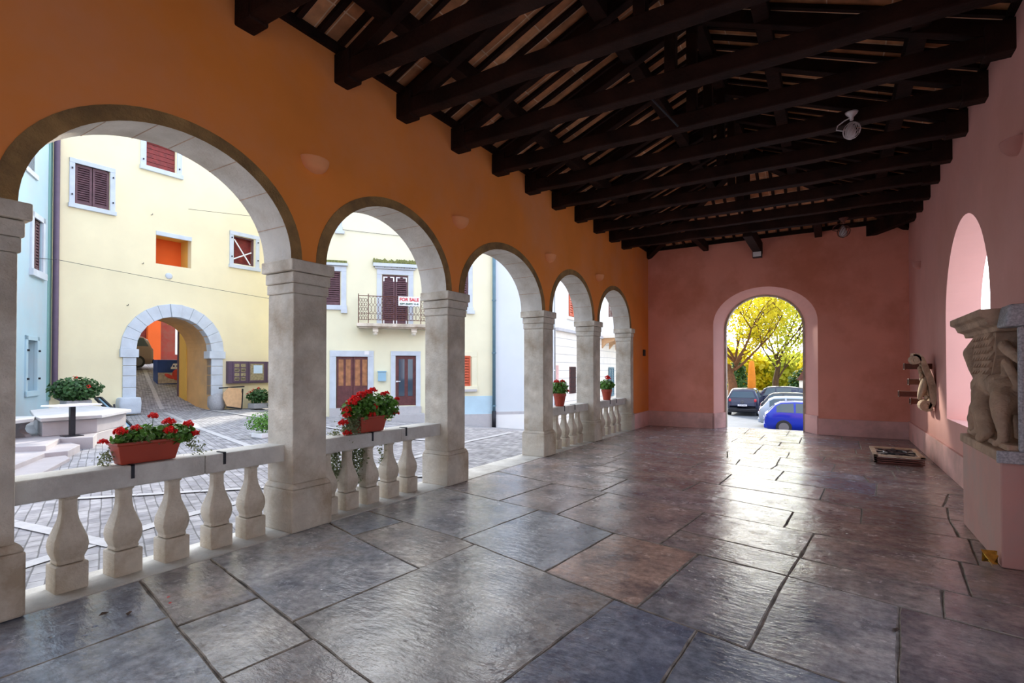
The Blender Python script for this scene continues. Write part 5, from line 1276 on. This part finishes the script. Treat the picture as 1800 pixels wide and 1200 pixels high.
# ------------------------------------------------------------------ trees
def tree(loc,h,trunk_r,spread,nleaf,label,leaf,bark,lean=(0,0),seed=1,leafsize=.16,crown_low=.25):
    rn=random.Random(seed); r=empty('autumn_tree',loc); m=MB(); ends=[]
    def branch(p,d,l,rad,depth):
        pts=[p]; q=Vector(p); dd=Vector(d)
        n=4
        for i in range(n):
            dd=(dd+Vector((rn.uniform(-.22,.22),rn.uniform(-.22,.22),rn.uniform(-.05,.18)))).normalized(); q=q+dd*l/n; pts.append(q.copy())
        m.tube(pts,[rad*(1-.5*i/n) for i in range(n+1)],7 if depth<2 else 5,False)
        if depth>=2: ends.extend(pts[1:])
        if depth<4:
            for k in range(3 if depth<3 else 2):
                t=rn.choice(pts[2:]); a=rn.uniform(0,6.28); nd=(dd*.75+Vector((math.cos(a),math.sin(a),rn.uniform(.0,.6)))*.75).normalized(); branch(t,nd,l*.68,rad*(.5 if depth else .25),depth+1)
    branch(Vector((0,0,0)),Vector((lean[0],lean[1],1)).normalized(),h*.3,trunk_r*.9,0)
    p=Vector((lean[0],lean[1],1)).normalized()*h*.28
    for k in range(6): a=k*1.05+rn.uniform(-.3,.3); branch(p+Vector((0,0,rn.uniform(-.3,.5))),Vector((math.cos(a)*.8,math.sin(a)*.8,rn.uniform(.5,1.3))).normalized(),h*.34,trunk_r*.22,1)
    m.build('trunk',M[bark],r,smooth=True)
    f=MB(); random.seed(seed)
    for _ in range(nleaf):
        e=rn.choice(ends); p=e+Vector((rn.gauss(0,1),rn.gauss(0,1),rn.gauss(0,1)))*spread
        if p.z<h*crown_low: continue
        f.leaf(p,leafsize*rn.uniform(.6,1.3),rnd_dir(),rn.uniform(0,6))
    f.build('foliage',M[leaf],r)
    tag(r,label,'tree','autumn trees beyond the parking lot'); return r
tree((-6.55,44,-1.2),11,.50,.50,8000,'yellow autumn tree with a thick reddish trunk at the left of the end arch','yleaf','bark2',(.03,0),3,.13,.22)
tree((-3.65,46,-1.2),12.5,.34,.50,8000,'forked dark-trunked yellow-green tree in the middle of the end arch','gleaf','bark',(0,0),8,.13,.24)
tree((1.2,50,-1.2),11,.3,.6,8000,'yellow-green tree behind the stone hut at the right','gleaf','bark',(-.05,0),12,.15,.2)
def hedge(loc,rad,n,label,leaf,size):
    r=empty('autumn_bush',loc); m=MB(); foliage_blob(m,(0,0,rad[2]*.8),rad,n,size,.6); m.build('foliage',M[leaf],r); tag(r,label,'bush','bushes behind the parked cars')
hedge((-9.5,58,-1.2),(4.5,2,3.2),3500,'wide yellow bush at the left behind the thick trunk','yleaf',.22); hedge((-4.2,60,-1.2),(4.0,2,2.6),3500,'yellow-green bush between the two tree trunks','gleaf',.22); hedge((1.5,57,-1.2),(4.5,2,3.4),3500,'golden bush right of the forked tree','yleaf',.22)
hedge((-7.4,52,-1.2),(.9,.9,2.1),900,'dark green upright bush behind the navy people carrier','leaf_dk',.14); hedge((-2.0,55,-1.2),(1.6,1.0,1.7),900,'dark green bush right of the forked trunk','leaf_dk',.14)

# ------------------------------------------------------------------ light, world, camera
W=bpy.data.worlds.new('sky'); S.world=W; W.use_nodes=True; nt=W.node_tree; bg=nt.nodes['Background']
SUN=Vector((-.50,.75,.42)).normalized()
tcw=nt.nodes.new('ShaderNodeTexCoord'); nrm=nt.nodes.new('ShaderNodeVectorMath'); nrm.operation='NORMALIZE'; nt.links.new(tcw.outputs['Generated'],nrm.inputs[0])
dp=nt.nodes.new('ShaderNodeVectorMath'); dp.operation='DOT_PRODUCT'; nt.links.new(nrm.outputs[0],dp.inputs[0]); dp.inputs[1].default_value=Vector((-.22,.93,.30)).normalized()
cl=nt.nodes.new('ShaderNodeMath'); cl.operation='MAXIMUM'; nt.links.new(dp.outputs['Value'],cl.inputs[0]); cl.inputs[1].default_value=0
pw=nt.nodes.new('ShaderNodeMath'); pw.operation='POWER'; nt.links.new(cl.outputs[0],pw.inputs[0]); pw.inputs[1].default_value=9
cn=nt.nodes.new('ShaderNodeTexNoise'); cn.inputs['Scale'].default_value=2.2; cn.inputs['Detail'].default_value=6; nt.links.new(nrm.outputs[0],cn.inputs['Vector'])
cr=nt.nodes.new('ShaderNodeValToRGB'); nt.links.new(cn.outputs['Fac'],cr.inputs['Fac']); cr.color_ramp.elements[0].position=.38; cr.color_ramp.elements[1].position=.62; cr.color_ramp.elements[0].color=(.44,.62,1.0,1); cr.color_ramp.elements[1].color=(.95,.97,1.0,1)
gl=nt.nodes.new('ShaderNodeMix'); gl.data_type='RGBA'; gl.blend_type='ADD'; gl.clamp_result=False; gl.inputs['Factor'].default_value=1; nt.links.new(cr.outputs['Color'],gl.inputs['A'])
gs=nt.nodes.new('ShaderNodeVectorMath'); gs.operation='SCALE'; gs.inputs[0].default_value=(1,.98,.94); 
g5=nt.nodes.new('ShaderNodeMath'); g5.operation='MULTIPLY'; nt.links.new(pw.outputs[0],g5.inputs[0]); g5.inputs[1].default_value=4; nt.links.new(g5.outputs[0],gs.inputs['Scale']); nt.links.new(gs.outputs[0],gl.inputs['B'])
nt.links.new(gl.outputs['Result'],bg.inputs['Color']); bg.inputs['Strength'].default_value=1.35
sun=bpy.data.lights.new('sun','SUN'); sun.energy=3.0; sun.angle=math.radians(3); sun.color=(1,.93,.80); so=bpy.data.objects.new('sun',sun); COL.objects.link(so)
dv=Vector((.50,-.70,-.36)).normalized(); so.rotation_euler=dv.to_track_quat('-Z','Y').to_euler()
cam=bpy.data.cameras.new('camera'); co=bpy.data.objects.new('camera',cam); COL.objects.link(co); S.camera=co
co.location=(0,0,1.6); yaw=.553; pitch=.0122
co.rotation_euler=(PI/2+pitch,0,yaw); cam.sensor_width=36; cam.lens=909.17/1800*36; cam.shift_y=38.6/1800; cam.clip_start=.05; cam.clip_end=500
S.view_settings.view_transform='Standard'; S.view_settings.look='None'; S.view_settings.gamma=1; S.view_settings.use_curve_mapping=False; S.view_settings.exposure=1.0
